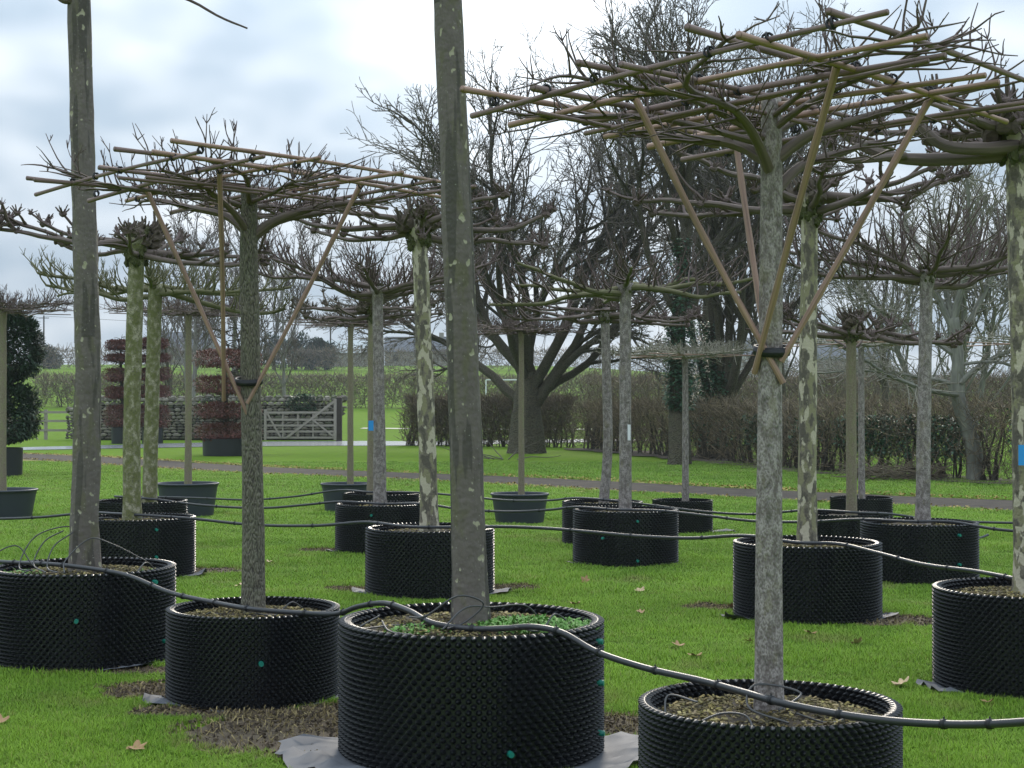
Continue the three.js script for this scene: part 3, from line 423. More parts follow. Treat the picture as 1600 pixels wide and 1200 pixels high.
// spreading trees with upright shoots
const gU = 'spreading trees with upright shoots';
R = rng(31);
pollard({ seed: 31, name: 'spreading_tree', group: gU, x: 1.158, d: 15.7, y0: 0.49, h: 2.86, r0: 0.066, r1: 0.056, bark: 'lichen', knob: 0.06, style: 'upright', density: 1, shoot: 1.5, limbMat: M.limbGreen, label: 'spreading tree with white tag in the open middle pot', limbs: [[182, 1.4, 0.0, 0.15, 0.034], [160, 1.2, -0.1, 0.5, 0.034], [210, 1.2, 0.1, 0.2, 0.032], [0, 1.5, 0.0, 0.1, 0.034], [20, 1.2, -0.15, 0.2, 0.034], [-30, 1.3, 0.1, 0.2, 0.032], [90, 0.8, 0, 0.3, 0.03], [265, 1.2, 0.1, 0.3, 0.03]] });
pollard({ seed: 32, name: 'spreading_tree', group: gU, x: -1.451, d: 16.9, y0: 0.46, h: 2.92, r0: 0.076, r1: 0.055, lean: [-0.03, 0], bark: 'lichen', knob: 0.05, style: 'upright', density: 2, shoot: 1.3, limbMat: M.limb, label: 'lichened spreading tree with blue tag left of centre', limbs: [[183, 1.5, 0.1, 0.2, 0.034], [165, 1.2, 0.2, 0.5, 0.034], [205, 1.2, 0.25, 0.3, 0.032], [0, 1.4, 0.25, 0.2, 0.034], [20, 1.2, 0.1, 0.4, 0.034], [-35, 1.3, 0.25, 0.3, 0.032], [90, 0.9, 0.2, 0.3, 0.03], [250, 1.2, 0.2, 0.3, 0.03], [290, 1.2, 0.2, 0.3, 0.03]] });
pollard({ seed: 33, name: 'spreading_tree', group: gU, x: 3.79, d: 14.2, y0: 0.48, h: 2.86, r0: 0.068, r1: 0.057, lean: [0.05, 0], bark: 'lichen', knob: 0.07, style: 'upright', density: 2, shoot: 1.7, limbMat: M.limb, label: 'bushiest spreading tree at right with dense upright shoots', limbs: [[180, 1.3, -0.1, 0.6, 0.036], [160, 1.3, 0.3, 0.4, 0.034], [200, 1.4, 0.25, 0.3, 0.034], [0, 1.3, -0.1, 0.5, 0.036], [20, 1.2, 0.2, 0.4, 0.034], [-25, 1.4, 0.2, 0.3, 0.034], [90, 0.9, 0.2, 0.3, 0.03], [240, 1.3, 0.2, 0.3, 0.03], [300, 1.3, 0.2, 0.3, 0.03]] });
// young flat roofs, thin and fine
function flatTree(o) {
  R = rng(o.seed); const g = thing('flat_topped_tree', o.label, 'tree', 'young flat topped trees', o.x, o.y0, -o.d), H = o.h - o.y0;
  buildTrunk(g, [V(0, -0.05, 0), V((o.lean || 0) * 0.3, H * 0.35, 0), V((o.lean || 0) * 0.7, H * 0.7, 0), V(o.lean || 0, H, 0)], o.r, o.r * 0.78, M[o.bark || 'young'], o.seed, { n: 26, flare: 0.2, head: 0.3 });
  const tw = new GB(), top = V(o.lean || 0, H, 0);
  for (let k = 0; k < 11; k++) { const az = k * 33 + rr(-12, 12), { pts } = limb(g, { az, len: o.len * rr(0.85, 1.1), start: 0.06, end: o.end ?? 0.06, r: 0.016, from: top.clone().add(V(0, rr(-0.05, 0.02), 0)), amp: 0.02 }, o.limbMat || M.twig);
    for (let i = 1; i < pts.length; i++) for (let q = 0; q < (o.dens || 3); q++) { const a = az * DEG + rr(-1.6, 1.6), up = R() < 0.5 ? rr(0.5, 1.3) : rr(-0.15, 0.3), L = up > 0.45 ? rr(0.06, 0.2) * (o.tall || 1) : rr(0.15, 0.4), b = wander(pts[i], dirOf(a, up), L, 4, 0.22, up > 0.45 ? 0.1 : 0.01); tw.tube(b, taper(5, 0.006, 0.003), 3); if (R() < 0.5) shoots(tw, b[3], 0.08, 2, 0.0032, 0.6, 0.8); } }
  tw.build('fine_twigs', o.twigMat || M.twig, g, 'stuff');
  for (let k = 0; k < 4; k++) { const s = k < 2 ? (k ? 0.45 : -0.45) : (k === 2 ? 0.45 : -0.45), a = o.len * 0.95, gb = new GB(); gb.tube(k < 2 ? [V(-a, H - 0.01, s * o.len), V(0, H - 0.014, s * o.len), V(a, H - 0.01, s * o.len)] : [V(s * o.len, H - 0.03, -a), V(s * o.len, H - 0.03, 0), V(s * o.len, H - 0.03, a)], [0.008, 0.008, 0.007], 6, { cap: 'both' }); const m = gb.build('training_cane', o.caneMat || M.caneOld, g); m.rotation.y = 0.5; }
  return g;
}
flatTree({ seed: 41, x: -2.45, d: 23.3, y0: 0.37, h: 2.85, r: 0.05, len: 0.9, label: 'thin brown stemmed flat topped tree in tub behind the blue tagged tree' });
flatTree({ seed: 42, x: -4.76, d: 22.6, y0: 0.41, h: 2.98, r: 0.055, len: 1.1, dens: 4, tall: 1.6, label: 'slim flat topped tree between the mossy and the framed trees' });
flatTree({ seed: 43, x: -7.29, d: 22.0, y0: 0.35, h: 2.98, r: 0.055, len: 1.12, dens: 4, tall: 1.5, end: 0.16, label: 'flat topped tree at the left edge beside the dark dome' });
flatTree({ seed: 44, x: 0.13, d: 21.3, y0: 0.33, h: 2.66, r: 0.045, len: 0.72, dens: 4, label: 'slim flat topped tree just right of the thick central trunk' });
flatTree({ seed: 45, x: 2.2, d: 19.5, y0: 0.36, h: 2.26, r: 0.045, len: 0.85, dens: 3, bark: 'lichen', limbMat: M.paleTwig, twigMat: M.paleTwig, caneMat: M.cane, label: 'pale thin flat topped tree in the small pot right of centre' });
flatTree({ seed: 46, x: 4.48, d: 19.7, y0: 0.38, h: 2.42, r: 0.045, len: 1.0, dens: 2, bark: 'lichen', limbMat: M.paleTwig, twigMat: M.paleTwig, caneMat: M.cane, label: 'pale thin flat topped tree behind the short olive tree' });
flatTree({ seed: 47, x: 6.66, d: 19.0, y0: 0.38, h: 2.4, r: 0.045, len: 1.0, dens: 2, bark: 'lichen', limbMat: M.paleTwig, twigMat: M.paleTwig, caneMat: M.cane, label: 'pale flat topped tree mostly outside the right edge' });

// roof-trained trees with cane frames (B left, D right)
function roofTree(o) {
  R = rng(o.seed); const H = o.h - o.y0;
  const g = thing('roof_trained_tree', o.label, 'tree', 'trees trained on cane roofs', o.x, o.y0, -o.d);
  const top = V(o.lean[0], H - 0.32, o.lean[1]);
  buildTrunk(g, [V(0, -0.06, 0), V(o.lean[0] * 0.2, H * 0.3, 0), V(o.lean[0] * 0.7, H * 0.62, 0), top, V(o.lean[0] * 1.02, H + 0.02, o.lean[1])], o.r0, o.r1, M[o.bark], o.seed, { flare: 0.22, lump: 0.05 });
  const tw = new GB();
  for (let k = 0; k < 10; k++) { const az = k * 36 * DEG * 3.05 + rr(-0.2, 0.2), len = rr(0.75, 1.05), st = V(top.x, H - (k < 4 ? rr(0.2, 0.36) : rr(0.02, 0.16)), top.z), side = dirOf(az);
    const ye = H + rr(-0.06, 0.05), p = [st, st.clone().addScaledVector(side, len * 0.18).add(V(0, (ye - st.y) * 0.45, 0)), st.clone().addScaledVector(side, len * 0.45), st.clone().addScaledVector(dirOf(az + rr(-0.2, 0.2)), len * 0.75), st.clone().addScaledVector(dirOf(az + rr(-0.25, 0.25)), len)];
    p[2].y = lerp(st.y, ye, 0.8) + rr(-0.03, 0.03); p[3].y = ye; p[4].y = ye + rr(-0.03, 0.1); const c = curve(p, 16), gb = new GB(), r = k < 4 ? rr(0.022, 0.03) : rr(0.012, 0.018); gb.tube(c, taper(17, r, 0.007), 7, { lump: 0.15, seed: k, lf: 12 }); gb.build('limb', M.limb, g);
    for (let i = 4; i < 17; i++) for (let q = 0; q < 2; q++) { const flat = R() < 0.5, a = az + rr(-1.5, 1.5), b = wander(c[i], dirOf(a, flat ? rr(-0.1, 0.25) : rr(0.7, 1.4)), flat ? rr(0.15, 0.42) : rr(0.06, 0.26), 5, 0.18, flat ? 0.01 : 0.05); tw.tube(b, taper(6, flat ? 0.0065 : 0.005, 0.0018), 4, { lump: 0.2, seed: q, lf: 30 }); if (R() < 0.4) shoots(tw, b[4], 0.09, 2, 0.0034, 0.8, 0.8); if (R() < 0.25) shoots(tw, b[2], 0.16, 1, 0.004, 0.9, 0.6); } }
  tw.build('shoots', M.twig, g, 'stuff');
  // the frame: two crossing sets of canes, tied, and struts down to the trunk
  const f = thing('cane_frame', o.flabel, 'cane frame', 'cane roof frames', o.x + o.lean[0], o.tieY, -o.d + o.lean[1]); const yF = o.h - o.tieY;
  const e1 = dirOf(o.yaw), e2 = dirOf(o.yaw + Math.PI / 2 + 0.12), s = o.half;
  const cane = (a, b, r, mat, sagY = 0) => { const gb = new GB(), m = a.clone().lerp(b, 0.5); m.y += sagY; m.add(V(rr(-0.012, 0.012), 0, rr(-0.012, 0.012))); gb.tube(curve([a, m, b], 16), Array.from({ length: 17 }, (_, k) => r * (1 - 0.18 * k / 16) * (k % 4 === 0 ? 1.13 : 1)), 9, { cap: 'both' }); return gb.build('cane', mat, f); };
  const tie = (p, r) => { const gb = new GB(); for (const [ax, q] of [[V(1, 0.2, 0.4), 0], [V(-0.3, 0.25, 1), 1]]) { const t = new THREE.TorusGeometry(r, 0.0045, 5, 10); t.lookAt(ax); t.translate(p.x, p.y, p.z); gb.add(t); } return gb.build('tie', M.tie, f); };
  const offs = [-0.98, -0.62, -0.3, 0.02, 0.36, 0.66, 0.97], lift = [0.02, -0.02, 0.03, -0.01, 0.03, -0.02, 0.02];
  offs.forEach((q, k) => { const y = yF + lift[k] + o.tilt * 0, A = e2.clone().multiplyScalar(q * s); for (const [e, dy, j] of [[e1, 0.03, 0]]) { const ex = rr(0.95, 1.25) * s, ey = rr(0.95, 1.25) * s; cane(A.clone().addScaledVector(e, -ex).add(V(0, y + dy + rr(-0.03, 0.02), 0)), A.clone().addScaledVector(e, ey).add(V(0, y + dy + rr(-0.03, 0.03), 0)), rr(0.0105, 0.0135), R() < 0.3 ? M.cane : M.caneOld, 0.012); } });
  offs.forEach((q, k) => { const y = yF + lift[6 - k] * 0.6, A = e1.clone().multiplyScalar(q * s); const ex = rr(0.95, 1.25) * s, ey = rr(0.95, 1.25) * s; cane(A.clone().addScaledVector(e2, -ex).add(V(0, y - 0.01 + rr(-0.03, 0.02), 0)), A.clone().addScaledVector(e2, ey).add(V(0, y - 0.01 + rr(-0.02, 0.03), 0)), rr(0.0105, 0.0135), R() < 0.3 ? M.cane : M.caneOld, 0.012); });
  for (let k = 0; k < 4; k++) { const q = rr(-0.8, 0.8) * s, e = k % 2 ? e1 : e2, f2 = k % 2 ? e2 : e1, A = f2.clone().multiplyScalar(q); cane(A.clone().addScaledVector(e, -rr(0.7, 1.1) * s).add(V(0, yF - 0.05, 0)), A.clone().addScaledVector(e, rr(0.5, 1.1) * s).add(V(0, yF - 0.03, 0)), 0.009, M.caneOld); }
  for (const a of offs) for (const b of offs) if (R() < 0.6) tie(e1.clone().multiplyScalar(a * s).addScaledVector(e2, b * s).add(V(0, yF + 0.012, 0)), 0.0175);
  for (const [dx, dz, low, side] of o.struts) { const A = V(dx, yF + 0.02, dz), dn = V(-dx, -(yF), -dz).normalize(), foot = V(side, 0, 0.05 * Math.sign(dz || 1)); const B = foot.clone().add(foot.clone().sub(A).normalize().multiplyScalar(low)); dn.x; cane(A, B, 0.0135, M.cane); tie(A.clone(), 0.02); }
  const band = new GB(); const t = new THREE.TorusGeometry(o.r1 * 1.15 + 0.02, 0.009, 6, 28); t.rotateX(Math.PI / 2 + 0.08); t.scale(1, 2.2, 1); band.add(t); band.build('trunk_strap', M.tie, f);
}
roofTree({ seed: 51, x: -1.427, d: 8.5, y0: 0.41, h: 2.80, r0: 0.066, r1: 0.045, lean: [-0.03, 0], bark: 'fissured', yaw: -48 * DEG, half: 0.86, tilt: 0, tieY: 1.74, label: 'rough barked tree at left under a wide cane roof', flabel: 'cane roof frame tied over the rough barked left tree', struts: [[-0.56, 0.1, 0.2, -0.08], [0.62, 0.05, 0.14, 0.065], [-0.05, 0.6, 0.12, -0.13]] });
roofTree({ seed: 57, x: 0.958, d: 5.75, y0: 0.43, h: 2.735, r0: 0.054, r1: 0.037, lean: [0.015, 0], bark: 'lichen', yaw: -48 * DEG, half: 0.8, tilt: 0, tieY: 1.81, label: 'pale lichened tree at right foreground under a wide cane roof', flabel: 'cane roof frame tied over the right foreground tree', struts: [[-0.52, 0.06, 0.14, -0.03], [0.12, 0.62, 0.1, -0.05], [0.58, 0.1, 0.05, 0.05], [-0.05, -0.62, 0.05, -0.01]] });

// ---------------------------------------------------------------- irrigation pipes
function pipe(list, r, label, clips, seed) {
  R = rng(seed); const P = list.map(([x, y, d]) => V(x, y + 0.012, -d)), c = new THREE.CatmullRomCurve3(P, false, 'centripetal'), g = thing('irrigation_pipe', label, 'pipe', 'black irrigation pipes along the rows', P[0].x, P[0].y, P[0].z), o = P[0];
  const pts = c.getSpacedPoints(list.length * 9).map((p) => p.sub(o)), gb = new GB(); gb.tube(pts, pts.map(() => r), 10, { cap: 'both' }); gb.build('hose', M.hose, g);
  for (let k = 0; k < clips; k++) { const t = clamp((k + 0.5 + rr(-0.3, 0.3)) / clamp(clips, 1, 99)), p = c.getPointAt(t).sub(o), d = c.getTangentAt(t), b = new GB(); b.tube([p.clone().addScaledVector(d, -0.008), p.clone().addScaledVector(d, 0.008)], [r * 1.3, r * 1.3], 10, { cap: 'both' }); b.tube([p.clone(), p.clone().add(V(0, r * 1.8, 0))], [0.003, 0.003], 5); b.build('pipe_clip', M.tie, g); }
  return g;
}
pipe([[-3.948, 0.6, 10.3], [-3.3, 0.589, 9.9], [-2.865, 0.609, 9.55], [-2.532, 0.599, 9.35], [-2.3, 0.577, 9.2], [-1.995, 0.507, 8.95], [-1.694, 0.49, 8.65], [-1.38, 0.496, 8.28], [-1.121, 0.495, 8.15], [-0.917, 0.51, 8.0], [-0.775, 0.58, 7.75], [-0.625, 0.629, 7.5], [-0.48, 0.631, 7.2], [-0.348, 0.607, 6.95], [-0.186, 0.595, 6.88], [-0.028, 0.605, 6.82], [0.085, 0.622, 6.75], [0.21, 0.612, 6.66], [0.352, 0.555, 6.5], [0.525, 0.524, 6.3], [0.744, 0.525, 5.95], [0.855, 0.531, 5.7], [0.962, 0.53, 5.5], [1.121, 0.517, 5.38], [1.291, 0.517, 5.25], [1.479, 0.556, 5.0], [1.662, 0.62, 4.75]], 0.0135, 'nearest black pipe sagging across the front row of pots', 24, 61);
pipe([[-5.59, 0.437, 15.6], [-4.718, 0.484, 15.3], [-4.125, 0.551, 15.0], [-3.798, 0.563, 14.7], [-3.432, 0.564, 14.45], [-2.979, 0.545, 14.3], [-2.317, 0.517, 13.9], [-1.7, 0.535, 13.6], [-1.284, 0.58, 13.4], [-0.88, 0.572, 13.0], [-0.5, 0.575, 12.9], [-0.107, 0.58, 12.9], [0.32, 0.571, 12.8], [0.682, 0.556, 12.6], [1.033, 0.541, 12.4], [1.423, 0.543, 12.2], [1.8, 0.588, 11.9], [2.142, 0.57, 11.5], [2.38, 0.58, 11.3], [2.565, 0.56, 10.8], [2.72, 0.542, 10.2], [2.88, 0.57, 9.45], [3.05, 0.573, 8.5], [3.3, 0.52, 7.7]], 0.0135, 'black pipe of the second row draped over the mottled tree pots', 20, 62);
pipe([[-4.624, 0.54, 17.9], [-4.056, 0.535, 17.45], [-3.646, 0.484, 17.4], [-3.172, 0.454, 17.3], [-2.708, 0.46, 17.1], [-2.267, 0.502, 17], [-1.901, 0.54, 16.9], [-1.4, 0.53, 16.7], [-0.974, 0.53, 16.7], [-0.553, 0.479, 16.6], [0.0, 0.466, 16.4], [0.403, 0.507, 16.1], [0.658, 0.557, 15.75], [1.033, 0.555, 15.4], [1.466, 0.55, 15.3], [1.887, 0.518, 15.1], [2.359, 0.476, 14.9], [2.817, 0.485, 14.7], [3.24, 0.535, 14.35], [3.6, 0.545, 13.95], [3.967, 0.545, 13.9], [4.3, 0.5, 13.6], [5.0, 0.484, 13.1]], 0.0135, 'black pipe of the third row passing the white tagged tree', 18, 63);
pipe([[-5.375, 0.33, 21.5], [-4.438, 0.322, 21.3], [-3.605, 0.308, 21.1], [-2.961, 0.363, 20.9], [-2.303, 0.465, 20.6], [-1.861, 0.462, 20.2], [-1.256, 0.46, 20.15], [-0.657, 0.443, 19.7], [-0.08, 0.416, 19.2], [0.463, 0.459, 18.5], [0.754, 0.51, 18.1], [1.18, 0.508, 17.6], [1.613, 0.456, 17.6], [2.188, 0.39, 17.5], [2.755, 0.368, 17.4], [3.297, 0.436, 17.1], [3.754, 0.435, 16.7], [4.155, 0.41, 16.8], [4.55, 0.354, 16.8], [4.98, 0.341, 16.6], [5.9, 0.336, 16.4]], 0.0135, 'farthest black pipe running across the back row of pots', 16, 64);
function dripLoops(x, y, d, list, label) { // thin feed tubes curling over the soil
  const g = thing('drip_tube', label, 'tube', 'thin drip tubes on the soil', x, y, -d);
  for (const pts of list) { const gb = new GB(); gb.tube(curve(pts.map((p) => V(...p)), 28), new Array(29).fill(0.0042), 6, { cap: 'both' }); gb.build('feed_tube', M.tube, g); }
}
dripLoops(-2.717, 0.51, 9.76, [[[-0.2, 0.1, 0.42], [-0.42, 0.02, 0.3], [-0.5, 0.16, 0.2], [-0.38, 0.22, 0.15], [-0.26, 0.1, 0.2]], [[-0.2, 0.09, 0.4], [-0.33, 0.1, 0.25], [-0.28, 0.27, 0.1], [-0.12, 0.33, 0.05], [-0.02, 0.3, -0.1]], [[-0.12, 0.08, 0.4], [-0.24, 0.12, 0.25], [-0.2, 0.25, 0.15], [-0.1, 0.31, 0.1]], [[-0.05, 0.08, 0.4], [-0.14, 0.1, 0.3], [-0.13, 0.22, 0.2], [-0.04, 0.3, 0.1]], [[0.0, 0.08, 0.42], [-0.03, 0.14, 0.3], [0.1, 0.27, 0.2], [0.22, 0.24, 0.2], [0.42, 0.12, 0.1]], [[0.2, 0.07, 0.44], [0.35, 0.03, 0.2], [0.4, 0.1, 0.0], [0.45, 0.02, -0.1]]], 'looping thin tubes sticking up from the leftmost pot');
dripLoops(-0.188, 0.55, 7.16, [[[-0.42, 0.09, 0.1], [-0.5, 0.05, 0.2], [-0.35, 0.04, 0.05], [-0.15, 0.06, 0.2]], [[-0.28, 0.09, 0.14], [-0.2, 0.11, 0.26], [-0.05, 0.2, 0.25], [0.06, 0.16, 0.22], [-0.02, 0.08, 0.22], [-0.1, 0.06, 0.3]], [[-0.12, 0.06, 0.32], [-0.02, 0.14, 0.2], [0.1, 0.13, 0.1], [0.25, 0.13, 0.05], [0.32, 0.06, 0.0]], [[0.2, 0.08, 0.4], [0.32, 0.05, 0.28], [0.38, 0.11, 0.2], [0.46, 0.05, 0.1]], [[-0.25, 0.05, 0.42], [-0.36, 0.05, 0.3], [-0.4, 0.08, 0.2]]], 'thin grey drip tubes curled among weeds in the largest pot');
dripLoops(0.958, 0.43, 5.75, [[[-0.28, 0.09, 0.12], [-0.38, 0.1, 0.05], [-0.4, 0.02, 0.15]], [[-0.33, 0.02, 0.24], [-0.2, 0.06, 0.18], [-0.12, 0.06, 0.22], [-0.1, 0.02, 0.3]], [[0.0, 0.08, 0.22], [0.1, 0.12, 0.1], [-0.06, 0.14, 0.05], [-0.1, 0.08, 0.15], [0.02, 0.05, 0.3]], [[0.05, 0.08, 0.28], [0.18, 0.03, 0.2], [0.28, 0.03, 0.1]]], 'thin grey drip tubes lying in the bottom right pot');
dripLoops(-1.427, 0.41, 8.5, [[[0.05, 0.08, 0.25], [0.15, 0.06, 0.15], [0.22, 0.12, 0.1], [0.27, 0.08, 0.0]], [[-0.2, 0.08, 0.2], [-0.25, 0.04, 0.05], [-0.12, 0.06, 0.0]]], 'thin grey drip tubes in the rough barked tree pot');
dripLoops(-3.55, 0.48, 14.6, [[[-0.3, 0.08, 0.15], [-0.4, 0.06, 0.3], [-0.2, 0.09, 0.36], [-0.1, 0.07, 0.3]], [[0.05, 0.08, 0.2], [0.25, 0.08, 0.3], [0.33, 0.05, 0.15], [0.1, 0.04, 0.05]]], 'pale drip tubes ringed round the mossy trunk base');
R = rng(71);
for (const [x, y, d, rad, n, label] of [[0.1, 0.575, 7.05, 0.3, 1800, 'bright green weeds growing right of the trunk in the largest pot'], [-0.42, 0.56, 6.98, 0.16, 320, 'small green weeds left of the trunk in the largest pot'], [-2.3, 0.52, 9.75, 0.07, 130, 'small green weed tuft at the rim of the leftmost pot'], [-3.05, 0.53, 9.6, 0.14, 160, 'green weeds at the left end of the leftmost pot']]) {
  const gb = new GB(); for (let k = 0; k < n; k++) { const a = rr(0, 6.28), r = rad * Math.sqrt(R()), p = V(Math.cos(a) * r, rr(0, 0.06) * (1 - r / rad * 0.6), Math.sin(a) * r * 0.7), dr = V(rr(-1, 1), rr(0.1, 0.9), rr(-1, 1)).normalize(); gb.leaf(p, dr, V(0, 1, 0.1), rr(0.015, 0.034), rr(0.01, 0.02)); }
  const m = gb.build('weed_patch', M.weed, null, 'stuff'); m.position.set(x, y, -d); tag(m, label, 'weeds');
}
// plant tags
function plantTag(x, y, z, w, h, mat, label) { const g = new THREE.BoxGeometry(w, h, 0.003); const o = thing('plant_tag', label, 'tag', null, x, y, z); mesh('card', g, mat, o).position.y = 0; const gb = new GB(); gb.tube(curve([V(0, h / 2, 0), V(0.006, h / 2 + 0.05, -0.004), V(0.01, h / 2 + 0.12, -0.02)], 8), new Array(9).fill(0.002), 5); gb.build('string', M.tie, o); }
plantTag(-1.54, 1.39, -16.78, 0.055, 0.11, M.blue, 'bright blue tag hanging on the lichened left of centre tree');
plantTag(2.885, 1.325, -8.68, 0.05, 0.115, M.blue, 'bright blue tag hanging on the right edge tree');
plantTag(1.19, 1.335, -15.62, 0.03, 0.16, M.white, 'narrow white tag on the middle spreading tree');

// ---------------------------------------------------------------- topiary, hedges and bare trees behind
function leafBlob(gb, c, rx, ry, rz, n, L, shell = 0.55, box = 0) { for (let k = 0; k < n; k++) { let d = rndDir(), f = Math.pow(rr(shell, 1), 0.6); if (box) { const m = Math.max(Math.abs(d.x), Math.abs(d.y), Math.abs(d.z)); d.multiplyScalar(lerp(1, 1 / m, box)); } const wob = 1 + 0.14 * N3(d.x * 3 + c.x, d.y * 3 + c.y, d.z * 3 + c.z); const p = V(c.x + d.x * rx * f * wob, c.y + d.y * ry * f * wob, c.z + d.z * rz * f * wob), o = d.clone().add(rndDir().multiplyScalar(0.8)).normalize(); gb.leaf(p, o, Math.abs(o.y) > 0.9 ? V(1, 0, 0) : V(0, 1, 0), L * rr(0.6, 1.3), L * rr(0.4, 0.8)); } }
function farPot(g, r, h) { const pf = [[r * 0.96, 0], [r * 0.98, 0.02], [r, h - 0.02], [r * 0.99, h], [r * 0.95, h], [r * 0.93, h - 0.08], [0.001, h - 0.08]].map(([a, b]) => new THREE.Vector2(a, b)); mesh('pot', new THREE.LatheGeometry(pf, 36), M.potFar, g); }
function tiered(x, d, r, ph, pr, tiers, label, seed, stem) {
  R = rng(seed); const g = thing('tiered_beech', label, 'topiary', 'tiered copper beech topiary', x, 0, -d); farPot(g, pr, ph);
  const t = new GB(), H = stem; t.tube(wander(V(0, ph - 0.1, 0), V(0, 1, 0), H - ph, 8, 0.05, 0.05), taper(9, 0.09, 0.04), 8, { lump: 0.1 });
  for (let k = 0; k < 90; k++) { const y = rr(ph + 0.2, H), a = rr(0, 6.28); t.tube(wander(V(0, y, 0), dirOf(a, rr(-0.1, 0.4)), r * rr(0.4, 0.85), 5, 0.2, 0.03), taper(6, 0.018, 0.006), 4); }
  t.build('stem', M.farBark, g);
  for (const [y, h, f, dx] of tiers) { const gb = new GB(); for (let k = 0; k < 10; k++) { const a = k / 10 * 6.283 + rr(-0.2, 0.2), q = r * f * 0.6; leafBlob(gb, V((dx || 0) + Math.cos(a) * q, y + rr(-0.05, 0.05), Math.sin(a) * q), r * f * 0.42, h / 2, r * f * 0.42, 330, 0.085, 0.5, 0.3); } leafBlob(gb, V(dx || 0, y, 0), r * f * 0.8, h / 2, r * f * 0.8, 900, 0.085, 0.5, 0.4); gb.build('leaf_tier', M.beech, g); }
  return g;
}
tiered(-9.25, 50, 1.12, 0.56, 0.81, [[0.80, 0.50, 1.0], [1.47, 0.46, 1.0], [2.28, 0.54, 1.0], [3.15, 0.54, 1.0]], 'largest tiered copper beech topiary, in front of the wall', 81, 4.2);
tiered(-16.75, 66, 0.8, 0.7, 0.45, [[1.2, 0.9, 1.0], [2.2, 0.46, 1.0], [2.95, 0.55, 1.0], [3.66, 0.26, 0.95], [4.25, 0.4, 0.9]], 'tiered copper beech topiary left of the mossy trunk', 82, 4.6);
tiered(-15.55, 66.5, 0.8, 0.7, 0.45, [[1.2, 0.95, 1.0], [2.25, 0.46, 1.0], [2.98, 0.52, 1.0], [3.7, 0.26, 0.95], [4.3, 0.4, 0.85]], 'tiered copper beech topiary right of the mossy trunk', 83, 4.7);
{ R = rng(84); const g = thing('yew_topiary', 'dark green clipped yew dome over a block at left edge', 'topiary', null, -11.7, 0, -35); farPot(g, 0.54, 0.66);
  const t = new GB(); t.tube([V(0, 0.4, 0), V(0, 1.5, 0), V(0, 3, 0)], [0.07, 0.06, 0.04], 8); t.build('stem', M.farBark, g);
  const a = new GB(); leafBlob(a, V(0, 1.45, 0), 0.84, 0.66, 0.84, 15000, 0.10, 0.6, 0.5); a.build('lower_block', M.yew, g); const b = new GB(); leafBlob(b, V(0.05, 2.95, 0), 0.92, 0.82, 0.92, 16000, 0.10, 0.6, 0.18); b.build('dome', M.yew, g); }

const underMap = tex(512, 512, (u, v) => { const n = fbm(u * 12, v * 12, 3, 5), m = N3(u * 170, v * 170, 3); const c = mix3([0.05, 0.038, 0.026], [0.13, 0.095, 0.055], 0.5 + n * 1.2), k = 0.8 + m * 0.5; return [c[0] * k, c[1] * k, c[2] * k]; });
strip('hedge_bank', [[2.7, 58], [6.2, 45], [7.8, 37.6], [10.6, 32], [14, 27]], [2.2, 2.0, 2.0, 2.2], 0.03, new THREE.MeshStandardMaterial({ map: underMap, roughness: 1 }), 'bare leaf strewn bank under the long right hedge', 0.5, 1.5);
function hedge(o) { // o.line [x, d] points; twigs and stems fill a clipped volume
  R = rng(o.seed); const c = new THREE.CatmullRomCurve3(o.line.map(([x, d]) => V(x, 0, -d)), false, 'centripetal'), p0 = c.getPoint(0), g = thing(o.name || 'hedge', o.label, 'hedge', null, p0.x, groundY(p0.x, p0.z), p0.z);
  const tw = new GB(), tw2 = new GB(), st = new GB(), lf = new GB(), y0 = groundY(p0.x, p0.z);
  const at = (t, s, y) => { const p = c.getPointAt(clamp(t)), d = c.getTangentAt(clamp(t)); return V(p.x - d.z * s - p0.x, groundY(p.x, p.z) - y0 + y, p.z + d.x * s - p0.z); };
  for (let k = 0; k < o.stems; k++) { const t = R(), s = rr(-1, 1) * o.w * 0.3; st.tube(wander(at(t, s, 0), V(rr(-0.3, 0.3), 1, rr(-0.3, 0.3)), o.h * rr(0.5, 0.9), 5, 0.25, 0.1), taper(6, rr(0.02, 0.05) * (o.sr || 1), 0.012), 5); }
  for (let k = 0; k < o.twigs; k++) { const t = R(), hh = o.h * (1 + 0.12 * N3(t * 20, 3, o.seed)), y = hh * Math.pow(R(), 0.7) * 0.97, s = rr(-0.5, 0.5) * o.w * (o.round ? Math.sqrt(Math.max(0.05, 1 - Math.pow(y / hh, 3))) : 1), L = rr(0.15, 0.5) * (o.tl || 1), d = rndDir(); d.y = Math.abs(d.y) * 0.9 + 0.05; const p = at(t, s, Math.min(y, hh - 0.05)); const r = (o.tr || 0.007) * rr(0.7, 1.3); (R() < (o.tan ?? 0.15) ? tw2 : tw).tube(wander(p, d, L, 2, 0.3, 0.1), [r, r * 0.8, r * 0.5], 3, { cap: false }); }
  for (const [t0, t1, n, ya, yb] of o.leaves || []) for (let k = 0; k < n; k++) { const t = rr(t0, t1); if (N3(t * 60 + o.seed, 2, 1) < -0.15) continue; const p = at(t, rr(-0.55, 0.55) * o.w, rr(ya, yb)), d = rndDir(); lf.leaf(p, d, Math.abs(d.y) > 0.9 ? V(1, 0, 0) : V(0, 1, 0), (o.ll || 0.09) * rr(0.7, 1.3), (o.ll || 0.09) * 0.7); }
  st.build('stem', M.farBark, g, 'stuff'); tw.build('twigs', o.mat || M.hedgeTwig, g, 'stuff'); tw2.build('pale_twigs', M.hedgeTan, g, 'stuff'); lf.build('evergreen_leaves', M.ivy, g, 'stuff'); return g;
}
